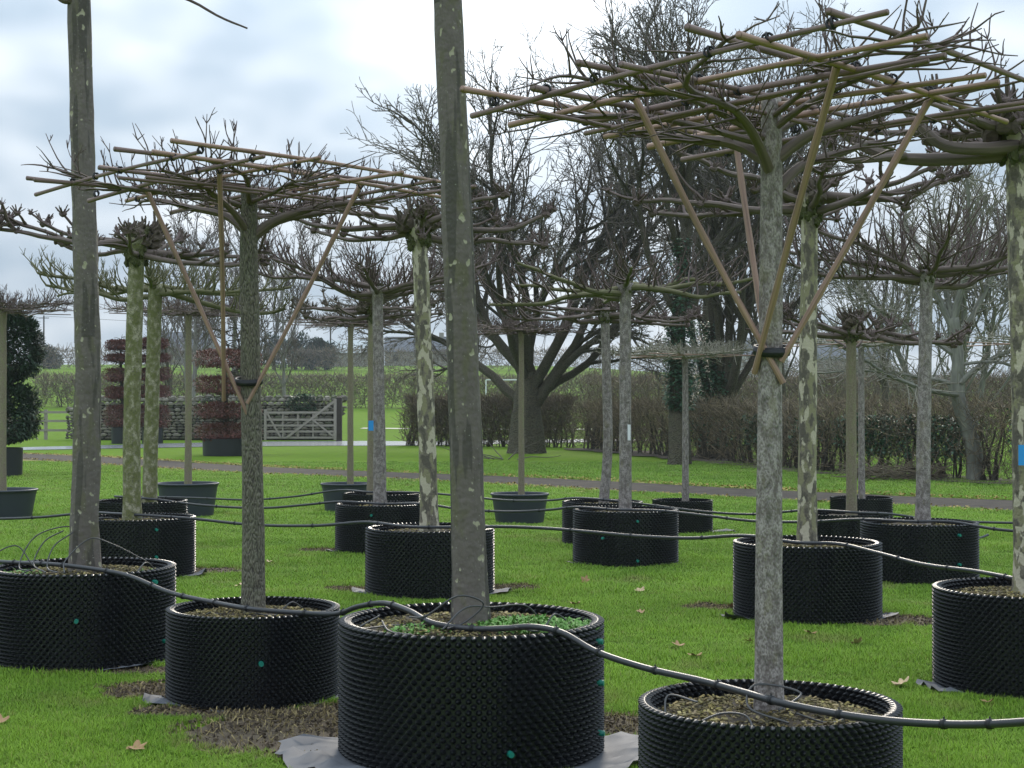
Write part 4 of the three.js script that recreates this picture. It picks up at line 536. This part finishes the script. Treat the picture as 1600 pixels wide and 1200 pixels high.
hedge({ seed: 91, line: [[2.7, 58], [6.2, 45], [7.8, 37.6], [10.6, 32], [14, 27]], w: 1.1, h: 1.75, stems: 240, twigs: 23000, tan: 0.3, label: 'long scruffy hedge behind the path at right', leaves: [[0.5, 0.56, 2200, 0.5, 1.4], [0.6, 0.63, 1200, 0.6, 1.3], [0.66, 0.78, 6500, 0.45, 1.4], [0.82, 0.96, 6500, 0.6, 1.6], [0.3, 0.52, 1500, 0.4, 1.3]] });
hedge({ seed: 92, line: [[-4.3, 63], [-2, 62], [0, 61], [2.5, 60]], w: 1.6, h: 2.0, stems: 70, twigs: 13000, tr: 0.010, tan: 0.12, round: 1, label: 'rounded brown hedge behind the big bare tree' });
hedge({ seed: 93, line: [[-40, 128], [-20, 126], [0, 124], [20, 126], [45, 128]], w: 2.6, h: 2.7, stems: 160, twigs: 30000, tl: 1.6, tr: 0.02, label: 'brown field hedge beyond the stone wall' });
hedge({ seed: 94, line: [[-75, 240], [-30, 232], [10, 236], [60, 240]], w: 3, h: 3.2, stems: 60, twigs: 9000, tl: 3, tr: 0.04, label: 'far field hedge along the skyline' });
hedge({ seed: 95, line: [[4, 84], [16, 80], [30, 72]], w: 2.4, h: 3.3, stems: 120, twigs: 12000, tl: 1.9, tr: 0.014, label: 'tall rough thicket behind the right hedge' });

const RATIO = [0.62, 0.6, 0.55, 0.5, 0.5];
function bareTree(o) {
  R = rng(o.seed); const g = thing(o.name || 'bare_tree', o.label, 'tree', o.group || 'bare winter trees', o.x, groundY(o.x, -o.d), -o.d);
  const tr = new GB(), tw = new GB(), kids = o.kids, lv = kids.length, mat = o.mat || M.farBark;
  const rec = (gb, p, dir, len, r, L) => {
    const n = [10, 9, 7, 5, 4, 3][L], sides = [14, 8, 5, 4, 3, 3][L], pts = wander(p, dir, len, n, o.wild[L], o.up[L]);
    (L >= (o.twigLevel ?? 3) ? tw : gb).tube(pts, taper(n + 1, r, Math.max(r * (L ? 0.35 : o.tip ?? 0.6), o.rmin), 0.9), sides, { cap: false, lump: L < 2 ? 0.12 : 0, seed: o.seed });
    if (L + 1 >= lv + 1) return; const cnt = kids[L];
    for (let k = 0; k < cnt; k++) { const last = k === 0 && L > 0, f = last ? 1 : lerp(o.from[L], 1, (k + R() * 0.9) / cnt), i = Math.min(n, Math.max(1, Math.round(f * n))), q = pts[i], t = pts[i].clone().sub(pts[i - 1]).normalize(), side = rndDir(); side.addScaledVector(t, -side.dot(t)).normalize(); const ang = last ? 0.15 : o.ang[L] * rr(0.6, 1.25), d = t.clone().multiplyScalar(Math.cos(ang)).addScaledVector(side, Math.sin(ang)); const ch = L === 0 ? new GB() : gb; rec(ch, q, d, len * (o.ratio?.[L] ?? RATIO[L]) * rr(0.65, 1.2) * (L ? lerp(1.1, 0.75, f) : 1), Math.max(r * (last ? 0.45 : o.rr?.[L] ?? 0.42) * rr(0.75, 1.15), o.rmin), L + 1); if (L === 0) ch.build('limb', mat, g); }
  };
  if (o.stems) for (const [dx, dir, len, r] of o.stems) rec(tr, V(dx, 0, 0), V(...dir), len, r, 0); else rec(tr, V(0, -0.1, 0), V(...(o.dir || [0, 1, 0])), o.trunk, o.r, 0);
  if (o.flare) tr.tube([V(0, -0.1, 0), V(0, 0.25, 0), V(0, 0.7, 0), V(0, 1.4, 0)], [o.r * o.flare, o.r * (1 + (o.flare - 1) * 0.45), o.r * 1.1, o.r * 0.95], 14, { lump: 0.2, cap: false });
  tr.build('trunk', mat, g); tw.build('twigs', o.twigMat || M.farTwig, g, 'stuff');
  if (o.ivy) for (const [dx, ya, yb, rx, n] of o.ivy) { const gb = new GB(); for (let k = 0; k < n; k++) { const a = rr(0, 6.28), y = rr(ya, yb), q = rx * rr(0.55, 1) * (0.75 + 0.5 * N3(y * 1.7, a, dx)), p = V(dx + Math.cos(a) * q, y, Math.sin(a) * q), d = V(Math.cos(a), rr(-0.8, 0.3), Math.sin(a)).add(rndDir().multiplyScalar(0.5)).normalize(); gb.leaf(p, d, V(0, 1, 0.1), rr(0.07, 0.13), rr(0.06, 0.11)); } gb.build('ivy', M.ivy, g, 'stuff'); }
  return g;
}
// big multi-stemmed tree in the middle
bareTree({ seed: 101, x: 0.5, d: 52.6, trunk: 2.9, r: 0.55, tip: 0.8, flare: 1.35, kids: [13, 8, 7, 6, 4], from: [0.5, 0.22, 0.2, 0.15, 0.1], ang: [0.72, 0.6, 0.65, 0.7, 0.7], ratio: [2.55, 0.5, 0.55, 0.55, 0.55], rr: [0.36, 0.42, 0.45, 0.5, 0.6], wild: [0.06, 0.2, 0.22, 0.24, 0.25, 0.25], up: [0.05, 0.045, 0.03, 0.02, 0.02, 0.02], rmin: 0.0095, label: 'large spreading bare tree on the lawn behind the pots' });
bareTree({ seed: 102, x: 4.55, d: 41.7, trunk: 8.2, r: 0.27, tip: 0.5, flare: 1.4, kids: [11, 8, 6, 5, 3], from: [0.42, 0.2, 0.2, 0.15, 0.1], ang: [0.75, 0.6, 0.65, 0.7, 0.7], ratio: [0.62, 0.55, 0.55, 0.55, 0.5], wild: [0.06, 0.18, 0.22, 0.24, 0.25, 0.25], up: [0.05, 0.07, 0.04, 0.03, 0.02, 0.02], rmin: 0.0085, ivy: [[0, 1.5, 4.0, 0.55, 3200], [0.05, 4.0, 6.2, 0.36, 900]], label: 'tall bare tree with ivy wrapped trunk right of centre' });
bareTree({ seed: 103, x: 6.15, d: 47, trunk: 2.2, r: 0.42, tip: 0.8, flare: 1.5, kids: [9, 8, 6, 5, 3], from: [0.35, 0.2, 0.2, 0.15, 0.1], ang: [0.4, 0.5, 0.6, 0.7, 0.7], ratio: [3.4, 0.42, 0.55, 0.55, 0.5], rr: [0.4, 0.4, 0.45, 0.5, 0.6], wild: [0.06, 0.12, 0.2, 0.24, 0.25, 0.25], up: [0.05, 0.07, 0.05, 0.03, 0.02, 0.02], rmin: 0.009, ivy: [[0, 0.9, 3.4, 0.85, 3600], [-0.2, 3.2, 4.2, 0.5, 500]], label: 'ivy clad bare tree with several stems by the hedge' });
// pale tree with a curved trunk by the hedge
{ R = rng(104); const g = bareTree({ seed: 104, x: 9.95, d: 33.0, trunk: 0.4, r: 0.03, kids: [], from: [], ang: [], wild: [0.1], up: [0], rmin: 0.01, label: 'pale barked tree with curved trunk before the right hedge' });
  for (const ch of [...g.children]) g.remove(ch);
  const t = new GB(); t.tube(curve([V(0, -0.1, 0), V(-0.03, 0.6, 0), V(-0.2, 1.2, 0), V(-0.38, 1.9, 0), V(-0.36, 2.6, 0), V(-0.46, 3.5, 0)], 30), taper(31, 0.19, 0.115), 14, { lump: 0.09, seed: 3, lf: 1.5 }); t.build('trunk', M.paleBark, g);
  const tw = new GB(); const lim = (a, dir, len, r, up, n = 14) => { const gb = new GB(), pts = wander(V(...a), V(...dir), len, n, 0.13, up); gb.tube(pts, taper(n + 1, r, r * 0.3), 7, { cap: false, lump: 0.1 }); gb.build('limb', M.paleBark, g); for (let i = 3; i <= n; i++) for (let k = 0; k < 4; k++) { const b = wander(pts[i], rndDir().add(V(0, 0.25, 0)).add(V(...dir).normalize().multiplyScalar(0.5)), len * rr(0.1, 0.3), 6, 0.25, 0.03); tw.tube(b, taper(7, r * 0.26, 0.007), 4, { cap: false }); for (let q = 0; q < 3; q++) tw.tube(wander(b[Math.floor(rr(2, 7))], rndDir().add(V(0, 0.3, 0)), len * rr(0.06, 0.16), 4, 0.25, 0.03), taper(5, 0.0075, 0.0055), 3, { cap: false }); } };
  lim([-0.4, 1.85, 0.1], [-1, 0.05, 0.15], 3.4, 0.06, -0.004); lim([-0.38, 2.05, -0.05], [-1, 0.25, -0.2], 3.0, 0.05, -0.03); lim([-0.35, 2.1, 0.1], [0.9, 0.7, 0.1], 2.2, 0.07, 0.0); lim([-0.36, 2.5, 0], [0.8, 0.2, 0.3], 2.2, 0.04, -0.05); lim([-0.44, 3.2, 0], [-0.5, 1, 0], 3.2, 0.08, 0.03); lim([-0.42, 3.0, 0], [0.7, 1, -0.1], 3.4, 0.085, 0.03); lim([-0.46, 3.4, 0], [0.05, 1, 0.1], 3.4, 0.09, 0.03); lim([-0.4, 2.7, 0], [-0.9, 0.5, -0.3], 2.8, 0.06, 0.02); lim([-0.45, 3.45, 0], [-0.2, 1, -0.4], 3.2, 0.07, 0.03);
  tw.build('twigs', M.paleTwig, g, 'stuff'); }
const W1 = [0.05, 0.14, 0.2, 0.24, 0.25, 0.25], U1 = [0.05, 0.08, 0.05, 0.03, 0.02, 0.02];
const back = (seed, x, d, trunk, r, label, o = {}) => bareTree({ seed, x, d, trunk, r, kids: [9, 7, 6, 4], from: [0.3, 0.2, 0.2, 0.15], ang: [0.6, 0.55, 0.6, 0.7], ratio: [0.6, 0.55, 0.55, 0.5], wild: W1, up: U1, rmin: 0.012, twigLevel: 2, label, group: 'background bare trees', ...o });
back(111, 10.2, 58, 7.5, 0.22, 'thin bare tree seen between the two right trunks');
back(112, 14.8, 52, 5.2, 0.2, 'bushy bare tree rising behind the curved pale tree', { stems: [[0, [0.1, 1, 0], 5.5, 0.14], [0.6, [0.35, 1, 0], 5, 0.12], [-0.5, [-0.3, 1, 0], 5.2, 0.13], [0.2, [0, 1, 0.3], 5, 0.12]], kids: [8, 6, 6, 4], mat: M.paleBark, twigMat: M.paleTwig });
back(113, 18.5, 54, 6, 0.22, 'bare tree at the far right behind the edge trunk', { kids: [10, 7, 6, 4] });
back(114, 8.2, 64, 6.5, 0.2, 'grey bare tree behind the ivy clad stems');
back(115, 12.2, 70, 5, 0.18, 'low bare tree behind the thicket at right', { kids: [10, 7, 5, 4] });
back(116, 17.5, 72, 6.5, 0.2, 'distant bare tree right of the spreading tree');
const birch = { mat: M.birchBark, twigMat: M.birchTwig, kids: [14, 7, 5, 4], from: [0.25, 0.2, 0.2, 0.15], ang: [0.75, 0.5, 0.6, 0.7], ratio: [0.34, 0.55, 0.55, 0.5], tip: 0.2, group: 'bare birches behind the wall' };
back(121, -16.2, 78, 9.6, 0.13, 'slender birch behind the left beech tiers', birch);
back(122, -17.6, 84, 8.2, 0.12, 'slender birch just right of the leftmost trunk', birch);
back(123, -14.6, 80, 10.4, 0.14, 'tallest slender birch between mossy and framed trees', birch);
back(124, -12.7, 86, 9.0, 0.13, 'slender birch behind the largest tiered beech', birch);
back(125, -9.7, 56, 3.6, 0.1, 'small dark bare tree over the largest tiered beech', { kids: [10, 6, 5, 3], ratio: [0.4, 0.55, 0.5, 0.5] });
back(126, -37, 238, 11, 0.25, 'far bare tree by the conifers on the skyline', { rmin: 0.03, kids: [9, 6, 5, 3] });
back(127, -20.5, 92, 5.2, 0.12, 'wispy bare tree left of the stone wall end', { kids: [9, 6, 5, 3], twigMat: M.birchTwig });
back(128, -2.5, 90, 6.0, 0.16, 'wispy bare tree beyond the field gate opening', { kids: [9, 7, 5, 3] });
// conifers and buildings on the skyline
R = rng(130);
[[-36.5, 236, 5.2, 2.4], [-33.5, 237, 5.8, 2.6], [-30.8, 236, 4.6, 2.4], [-28.6, 235, 4.4, 2.0], [-73, 242, 3.6, 2.6]].forEach(([x, d, h, w], k) => { const y = groundY(x, -d), g = thing('evergreen_tree', ['dark evergreen at the left of the skyline clump', 'tallest dark evergreen of the skyline clump', 'dark evergreen in the middle of the skyline clump', 'smallest dark evergreen beside the pale barn roof', 'lone round evergreen on the skyline by the left dome'][k], 'tree', 'skyline evergreens', x, y, -d); const t = new GB(); t.tube([V(0, 0, 0), V(0, h * 0.8, 0)], [0.2, 0.08], 6); t.build('trunk', M.farBark, g); const gb = new GB(); for (let q = 0; q < 9; q++) leafBlob(gb, V(rr(-0.5, 0.5) * w, h * rr(0.25, 0.8), rr(-0.5, 0.5) * w), w * 0.55, h * 0.28, w * 0.55, 260, 0.5, 0.4); gb.build('crown', M.yew, g); });
function house(x, d, w, h, rh, dep, roofMat, wallMat, label, name = 'house', win = 3) { const y = groundY(x, -d) - 0.3, g = thing(name, label, 'building', 'far buildings', x, y, -d); mesh('wall', new THREE.BoxGeometry(w, h, dep).translate(0, h / 2, 0), wallMat, g); const s = new THREE.Shape(); s.moveTo(-dep / 2 - 0.3, 0); s.lineTo(0, rh); s.lineTo(dep / 2 + 0.3, 0); s.closePath(); const e = new THREE.ExtrudeGeometry(s, { depth: w + 0.6, bevelEnabled: false }); e.rotateY(Math.PI / 2); e.translate(-w / 2 - 0.3, h + 0.003, 0); const rf = mesh('roof', e, roofMat, g); if (name === 'house') mesh('chimney', new THREE.BoxGeometry(0.8, 1.4, 0.8).translate(w * 0.3, h + rh, 0), wallMat, rf); for (let k = 0; k < win; k++) mesh('window', new THREE.BoxGeometry(0.9, 1.1, 0.06).translate(lerp(-w * 0.35, w * 0.35, win > 1 ? k / (win - 1) : 0.5), h * 0.6, dep / 2 + 0.02), M.glass, g); return g; }
house(-30, 262, 11.5, 2.4, 2.2, 8, M.barnRoof, M.render, 'long low barn with pale roof on the skyline', 'barn', 0);
house(-60, 280, 10, 2.6, 3.6, 8, M.slate, M.render, 'grey slate roofed house on the skyline behind the beeches');
house(-16, 270, 12, 2.6, 2.8, 8, M.slate, M.render, 'slate roofed house behind the mottled trunk');
house(64, 290, 13, 4, 4, 9, M.slate, M.render, 'dim slate roofed house seen through the right trees');
house(46, 285, 9, 4.4, 3.4, 8, M.slate, std(0.45, 0.45, 0.45, 0.9), 'pale walled house seen between the right trunks');
function pole(x, d, h, label) { const g = thing('power_pole', label, 'pole', 'power poles', x, groundY(x, -d), -d), b = new GB(); b.tube([V(0, 0, 0), V(0, h, 0)], [0.16, 0.11], 7); b.build('post', M.timberDark, g); mesh('crossarm', new THREE.BoxGeometry(1.6, 0.12, 0.12).translate(0, h - 0.4, 0), M.timberDark, g); }
pole(-73.5, 241, 8.4, 'thin power pole on the skyline at left'); pole(-30.5, 258, 8, 'thin power pole beside the barn roof');
{ const a = V(-73.5, groundY(-73.5, -241) + 8.3, -241), b = V(-30.5, groundY(-30.5, -258) + 8.0, -258), m = a.clone().lerp(b, 0.5); m.y -= 0.9; const gb = new GB(); gb.tube(curve([a, m, b], 30), new Array(31).fill(0.025), 4); tag(gb.build('power_line', M.timberDark), 'thin power line strung between the two skyline poles', 'wire'); }

// ---------------------------------------------------------------- dry stone wall, gate, fences
{ R = rng(140); const x0 = -21.2, x1 = -8.2, z = -73, H = 2.0; const g = thing('stone_wall', 'dry stone wall with rough coping behind the wooden gate', 'wall', null, x0, 0, z);
  mesh('core', new THREE.BoxGeometry(x1 - x0 - 1.3, H - 0.3, 0.3).translate((x1 - x0) / 2 + 0.55, (H - 0.3) / 2, 0), M.timberDark, g);
  const tops = (x) => H + 0.12 * N3(x * 0.35, 2, 1) - (x < 1.0 ? (1 - x) * 0.55 : 0);
  const mats = [std(0.16, 0.145, 0.11, 0.95), std(0.10, 0.09, 0.07, 0.95), std(0.22, 0.20, 0.16, 0.95), std(0.09, 0.095, 0.055, 0.95)], gbs = mats.map(() => new GB());
  const stone = (gb, cx, cy, cz, w, h, dp) => { const s = new THREE.DodecahedronGeometry(0.5, 0); s.scale(w * 1.08, h * 1.12, dp); s.rotateZ(rr(-0.12, 0.12)); s.translate(cx, cy, cz); gb.add(s); };
  for (let y = 0.06; y < H - 0.1;) { const rh = rr(0.09, 0.19); for (let x = rr(0, 0.2); x < x1 - x0;) { const w = rr(0.14, 0.46); if (y < tops(x) - 0.15) stone(gbs[Math.floor(rr(0, 3.6))], x + w / 2, y + rh / 2, 0.2 + rr(-0.02, 0.05), w, rh, 0.22); x += w; } y += rh; }
  gbs.forEach((gb, k) => gb.build('stonework', mats[k], g, 'stuff'));
  for (let x = 0; x < x1 - x0;) { const w = rr(0.28, 0.5), gb = new GB(); stone(gb, 0, 0, 0, w, rr(0.22, 0.34), 0.5); const m = gb.build('coping_stone', mats[Math.floor(rr(0, 4))], g); m.position.set(x + w / 2, tops(x) - 0.02, 0); m.rotation.z = rr(-0.2, 0.2); x += w; }
  const iv = new GB(); leafBlob(iv, V(11.3, 1.75, 0.25), 0.85, 0.42, 0.3, 1500, 0.11, 0.3); leafBlob(iv, V(6.9, 1.6, 0.28), 0.7, 0.4, 0.12, 500, 0.11, 0.3); iv.build('ivy', M.ivy, g, 'stuff'); }
function bar(name, a, b, w, dp, mat, g) { const d = V(b[0] - a[0], b[1] - a[1], b[2] - a[2]), L = d.length(), m = mesh(name, new THREE.BoxGeometry(L, w, dp), mat, g); m.position.set((a[0] + b[0]) / 2, (a[1] + b[1]) / 2, (a[2] + b[2]) / 2); m.rotation.z = Math.atan2(d.y, d.x); return m; }
{ const g = thing('field_gate', 'weathered five bar wooden gate standing before the stone wall', 'gate', null, -11.4, 0.02, -71), W = 3.25;
  for (const y of [0.14, 0.42, 0.7, 0.97, 1.3]) bar('rail', [0.05, y, 0], [W - 0.05, y, 0], 0.095, 0.04, M.timber, g);
  bar('stile', [0, 0.02, 0], [0, 1.45, 0], 0.11, 0.07, M.timber, g); bar('stile', [W - 0.02, 0.02, 0], [W - 0.02, 1.92, 0], 0.13, 0.08, M.timber, g);
  bar('brace', [W - 0.04, 1.84, 0.045], [1.0, 0.14, 0.045], 0.1, 0.035, M.timber, g); bar('brace', [W - 0.1, 0.2, 0.042], [2.15, 1.0, 0.042], 0.08, 0.03, M.timber, g); bar('brace', [0.12, 1.22, 0.042], [0.72, 0.14, 0.042], 0.08, 0.03, M.timber, g);
  for (const x of [0.8, 1.5, 2.2]) bar('upright', [x, 0.1, -0.04], [x, 1.25, -0.04], 0.07, 0.03, M.timber, g);
  const p = thing('gate_post', 'dark square gate post at the right end of the wall', 'post', null, -8.0, 0, -71.1); mesh('post', new THREE.BoxGeometry(0.26, 2.0, 0.26).translate(0, 1.0, 0), M.timberDark, p); mesh('cap', new THREE.ConeGeometry(0.2, 0.1, 4).rotateY(Math.PI / 4).translate(0, 2.052, 0), M.timberDark, p);
  const f = thing('rail_fence', 'short wooden rail fence left of the stone wall', 'fence', null, -24.2, 0, -74); for (const x of [0, 1.75, 3.2]) bar('post', [x, 0, 0], [x, 1.45, 0], 0.14, 0.14, M.timber, f); for (const y of [0.45, 0.9, 1.32]) bar('rail', [-1.4, y, 0.09], [3.2, y, 0.09], 0.11, 0.04, M.timber, f);
  const q = thing('goal_frame', 'thin white frame posts in the far field', 'frame', null, 0.6, groundY(0.6, -120), -118); bar('post', [-2.6, 0, 0], [-2.6, 2.4, 0], 0.09, 0.09, M.white, q); bar('post', [0, 0, 0], [0, 2.4, 0], 0.09, 0.09, M.white, q); bar('crossbar', [-2.6, 2.4, 0], [0, 2.4, 0], 0.09, 0.09, M.white, q); }

// ---------------------------------------------------------------- grass, leaves, litter
{ R = rng(150); const bl = new GB(); for (let k = 0; k < 9; k++) { const a = rr(0, 6.28), L = rr(0.025, 0.055), lean = rr(0.15, 0.9), w = rr(0.0016, 0.0028), bx = rr(-0.014, 0.014), bz = rr(-0.014, 0.014), dx = Math.cos(a), dz = Math.sin(a), b = bl.n; const pt = (f, s) => { const o = lean * L * f * f, y = L * f * (1 - 0.3 * lean * f); bl.p.push(bx + dx * o - dz * w * s, y, bz + dz * o + dx * w * s); bl.u.push(0, f); }; pt(0, -1); pt(0, 1); pt(0.55, -0.8); pt(0.55, 0.8); pt(1, 0); bl.i.push(b, b + 1, b + 2, b + 1, b + 3, b + 2, b + 2, b + 3, b + 4); }
  const geo = bl.geo(), nn = geo.attributes.normal; for (let k = 0; k < nn.count; k++) { const v = V(nn.getX(k), Math.abs(nn.getY(k)), nn.getZ(k)).multiplyScalar(0.5).add(V(0, 0.8, 0)).normalize(); nn.setXYZ(k, v.x, v.y, v.z); }
  const pots = scene.children.filter((o) => o.userData.category === 'pot').map((o) => [o.position.x, -o.position.z, o.children[0].scale.x * 0.53 + 0.012]);
  const spots = []; const fill = (d0, d1, dens, s) => { const area = 0.36 * (d1 * d1 - d0 * d0) * 1.16, n = Math.floor(area * dens); for (let k = 0; k < n; k++) { const d = Math.sqrt(lerp(d0 * d0, d1 * d1, R())), x = rr(-1, 1) * d * 0.415; if (pots.some(([px, pd, r]) => (px - x) ** 2 + (pd - d) ** 2 < r * r) || SHEETS.some((q) => { const rx = x - q.x, rz = q.d - d, r = Math.hypot(rx, rz); return r < q.R + 0.45 && r < q.R + q.ext((Math.atan2(rz, rx) + 6.2832) % 6.2832); })) continue; const b = bareness(x, d); if (b > 0.1 && R() < b * 1.1) continue; if (pathDist(x, d) < 1.25) continue; spots.push([x, d, s * rr(0.7, 1.3) * (1 - 0.5 * b), b]); } };
  const pl = curve(pathLine.map(([x, d]) => V(x, 0, d)), 120); function pathDist(x, d) { if (d < 15) return 9; let m = 99; for (const p of pl) m = Math.min(m, (p.x - x) ** 2 + (p.z - d) ** 2); return Math.sqrt(m); }
  fill(5.6, 9, 3600, 1.0); fill(9, 13, 2300, 1.15); fill(13, 19, 1150, 1.5); fill(19, 28, 420, 2.0); fill(28, 44, 130, 2.6);
  const im = new THREE.InstancedMesh(geo, new THREE.MeshPhysicalMaterial({ color: 0xffffff, roughness: 0.95, specularIntensity: 0.25, transmission: 0.35, thickness: 0, side: THREE.DoubleSide }), spots.length), m = new THREE.Matrix4(), q = new THREE.Quaternion(), e = new THREE.Euler(), c = new THREE.Color();
  spots.forEach(([x, d, s, b], k) => { e.set(rr(-0.12, 0.12), rr(0, 6.28), rr(-0.12, 0.12)); q.setFromEuler(e); m.compose(V(x, 0.003, -d), q, V(s, lerp(0.62, 0.9, clamp(s - 1)) * rr(0.7, 1.3) * (1 + 0.6 * N3(x * 1.3, d * 1.3, 5)), s)); im.setMatrixAt(k, m); const n = fbm(x * 0.7, d * 0.7, 9, 3), n2 = N3(x * 4, d * 4, 2), dry = clamp(sstep(0.12, 0.45, fbm(x * 1.1 + 8, d * 1.1, 4, 3)) * 0.45 + b * 0.8 + (R() < 0.07 ? 0.5 : 0)); let cc = mix3([0.14, 0.265, 0.018], [0.245, 0.405, 0.038], clamp(0.5 + n * 0.9 + n2 * 0.4 + rr(-0.35, 0.35))); cc = mix3(cc, [0.30, 0.26, 0.10], dry); im.setColorAt(k, c.setRGB(...cc)); });
  im.name = 'grass'; im.receiveShadow = im.castShadow = true; tag(im, 'short green grass blades covering the near lawn', 'grass', null, 'stuff'); scene.add(im); console.log('tufts', spots.length);
  // straw and leaf litter along the path edge
  const lg = new THREE.PlaneGeometry(0.07, 0.045, 2, 1); lg.rotateX(-Math.PI / 2); const lp = lg.attributes.position; for (let k = 0; k < lp.count; k++) lp.setY(k, Math.abs(lp.getX(k)) * 0.4); lg.computeVertexNormals();
  const n = 5200, li = new THREE.InstancedMesh(lg, std(1, 1, 1, 0.9, { side: THREE.DoubleSide }), n); for (let k = 0; k < n; k++) { const t = rr(0.1, 1), p = pl[Math.min(120, Math.floor(t * 120))], far = R() < 0.6 ? 1 : -1, w = far * (1.25 + Math.abs(rr(-1, 1) * rr(0, 1)) * (far > 0 ? 0.7 : 0.4)); e.set(rr(-0.5, 0.5), rr(0, 6.28), rr(-0.5, 0.5)); q.setFromEuler(e); const s = rr(0.35, 0.85); m.compose(V(p.x + rr(-0.3, 0.3) + w * 0.70, 0.03, -(p.z + rr(-0.3, 0.3) + w * 0.71)), q, V(s, s, s)); li.setMatrixAt(k, m); const a = R(); li.setColorAt(k, c.setRGB(lerp(0.26, 0.42, a), lerp(0.18, 0.31, a), lerp(0.05, 0.10, a))); } li.name = 'leaf_litter'; tag(li, 'tan leaf litter strewn along the edges of the path', 'leaves', null, 'stuff'); scene.add(li);
}
{ R = rng(160); const leafGeo = (sd) => { const n = 36, p = [0, 0.012, 0], idx = [], u = [0.5, 0.5]; for (let k = 0; k < n; k++) { const t = k / n * 6.2832, lob = 0.55 + 0.45 * Math.pow(Math.abs(Math.cos(t * 2.5)), 1.4), r = 0.062 * lob * (1 + 0.15 * N3(t, sd, 1)); p.push(Math.cos(t) * r, 0.008 + 9 * r * r * (0.6 + 0.8 * N3(Math.cos(t) + sd, Math.sin(t), 2)), Math.sin(t) * r * 0.8); u.push(0.5 + Math.cos(t) * 0.5, 0.5 + Math.sin(t) * 0.5); idx.push(0, 1 + (k + 1) % n, 1 + k); } const g = new THREE.BufferGeometry(); g.setAttribute('position', new THREE.Float32BufferAttribute(p, 3)); g.setAttribute('uv', new THREE.Float32BufferAttribute(u, 2)); g.setIndex(idx); g.computeVertexNormals(); return g; };
  const LEAF = ['farthest brown leaf on the grass right of the central trunk', 'brown leaf on open grass below the white tagged pot', 'brown leaf on open grass midway between central and right pots', 'brown leaf on the grass just right of the right front trunk', 'brown leaf upright in grass before the pot behind the right trunk', 'largest pale curled leaf, alone on grass near the right edge pot', 'brown leaf on the grass above the bottom right pot', 'brown leaf close beside the right front trunk at left', 'brown leaf on grass above the pipe between the two nearest pots', 'brown leaf on the grass at the bottom left of the picture', 'brown leaf behind the rough barked trunk, far up the lawn', 'brown leaf at the left edge below the leftmost pot', 'brown leaf on the grass under the right edge pot', 'brown leaf on the grass just left of the rough barked trunk', 'brown leaf beside the rim of the largest pot', 'brown leaf on soil edge left of the pot behind the right trunk'];
  const LG = [leafGeo(1), leafGeo(5), leafGeo(9)], LM = [M.fallen, std(0.52, 0.38, 0.22, 0.8, { side: THREE.DoubleSide }), std(0.36, 0.22, 0.11, 0.8, { side: THREE.DoubleSide })];
  [[0.66, 13.86], [1.09, 13.11], [0.98, 11.74], [2.06, 10.64], [2.3, 10.24], [2.2, 8.69], [1.15, 9.67], [1.59, 10.29], [1.09, 10.11], [-1.72, 7.07], [-2.45, 15.48], [-2.55, 7.68], [2.52, 8.17], [-2.39, 13.47], [0.5, 12.19], [1.72, 12.1]].forEach(([x, d], k) => { const g = mesh('fallen_leaf', LG[k % 3], LM[k === 5 ? 1 : k % 3]); g.position.set(x, 0.025, -d); g.rotation.set(rr(-0.4, 0.4), rr(0, 6.28), rr(-0.4, 0.4)); g.scale.setScalar(k === 5 ? 1.0 : rr(0.6, 0.9)); tag(g, LEAF[k], 'leaf', 'fallen leaves on the lawn'); });
  const bp = new GB(); for (let k = 0; k < 260; k++) bp.tube(wander(V(rr(-0.9, 0.9), rr(0.02, 0.3) , rr(-0.35, 0.35)), V(rr(-1, 1), rr(-0.15, 0.3), rr(-0.6, 0.6)), rr(0.3, 0.8), 4, 0.25), taper(5, rr(0.006, 0.014), 0.005), 4); const pile = bp.build('brush_pile', M.hedgeTwig, null); pile.position.set(8.2, 0, -33.2); tag(pile, 'low pile of dark cut brushwood in front of the right hedge', 'brushwood');
  const fb = new GB(); for (let k = 0; k < 9; k++) fb.tube(wander(V(rr(-0.8, 0.8), 0.05, rr(-0.2, 0.2)), V(rr(-1, 1), rr(0, 0.5), rr(-0.3, 0.3)), rr(0.5, 1.3), 6, 0.22, -0.02), taper(7, 0.018, 0.007), 5); const fbm2 = fb.build('fallen_branch', M.farTwig, null); fbm2.position.set(-0.4, 0, -45); tag(fbm2, 'fallen bare branch lying on the grass left of the big tree', 'branch');
  const b = new GB(); b.tube(wander(V(-0.2, 0, 0), V(1, 0.02, 0.1), 0.4, 6, 0.25), taper(7, 0.02, 0.014), 6, { lump: 0.5, seed: 2, lf: 9, cap: 'both' }); const s = b.build('plastic_scrap', M.sheet, null); s.position.set(5.5, 0.03, -18.4); tag(s, 'crumpled scrap of silver plastic on the grass at right', 'plastic scrap'); }
renderer.render(scene, camera);
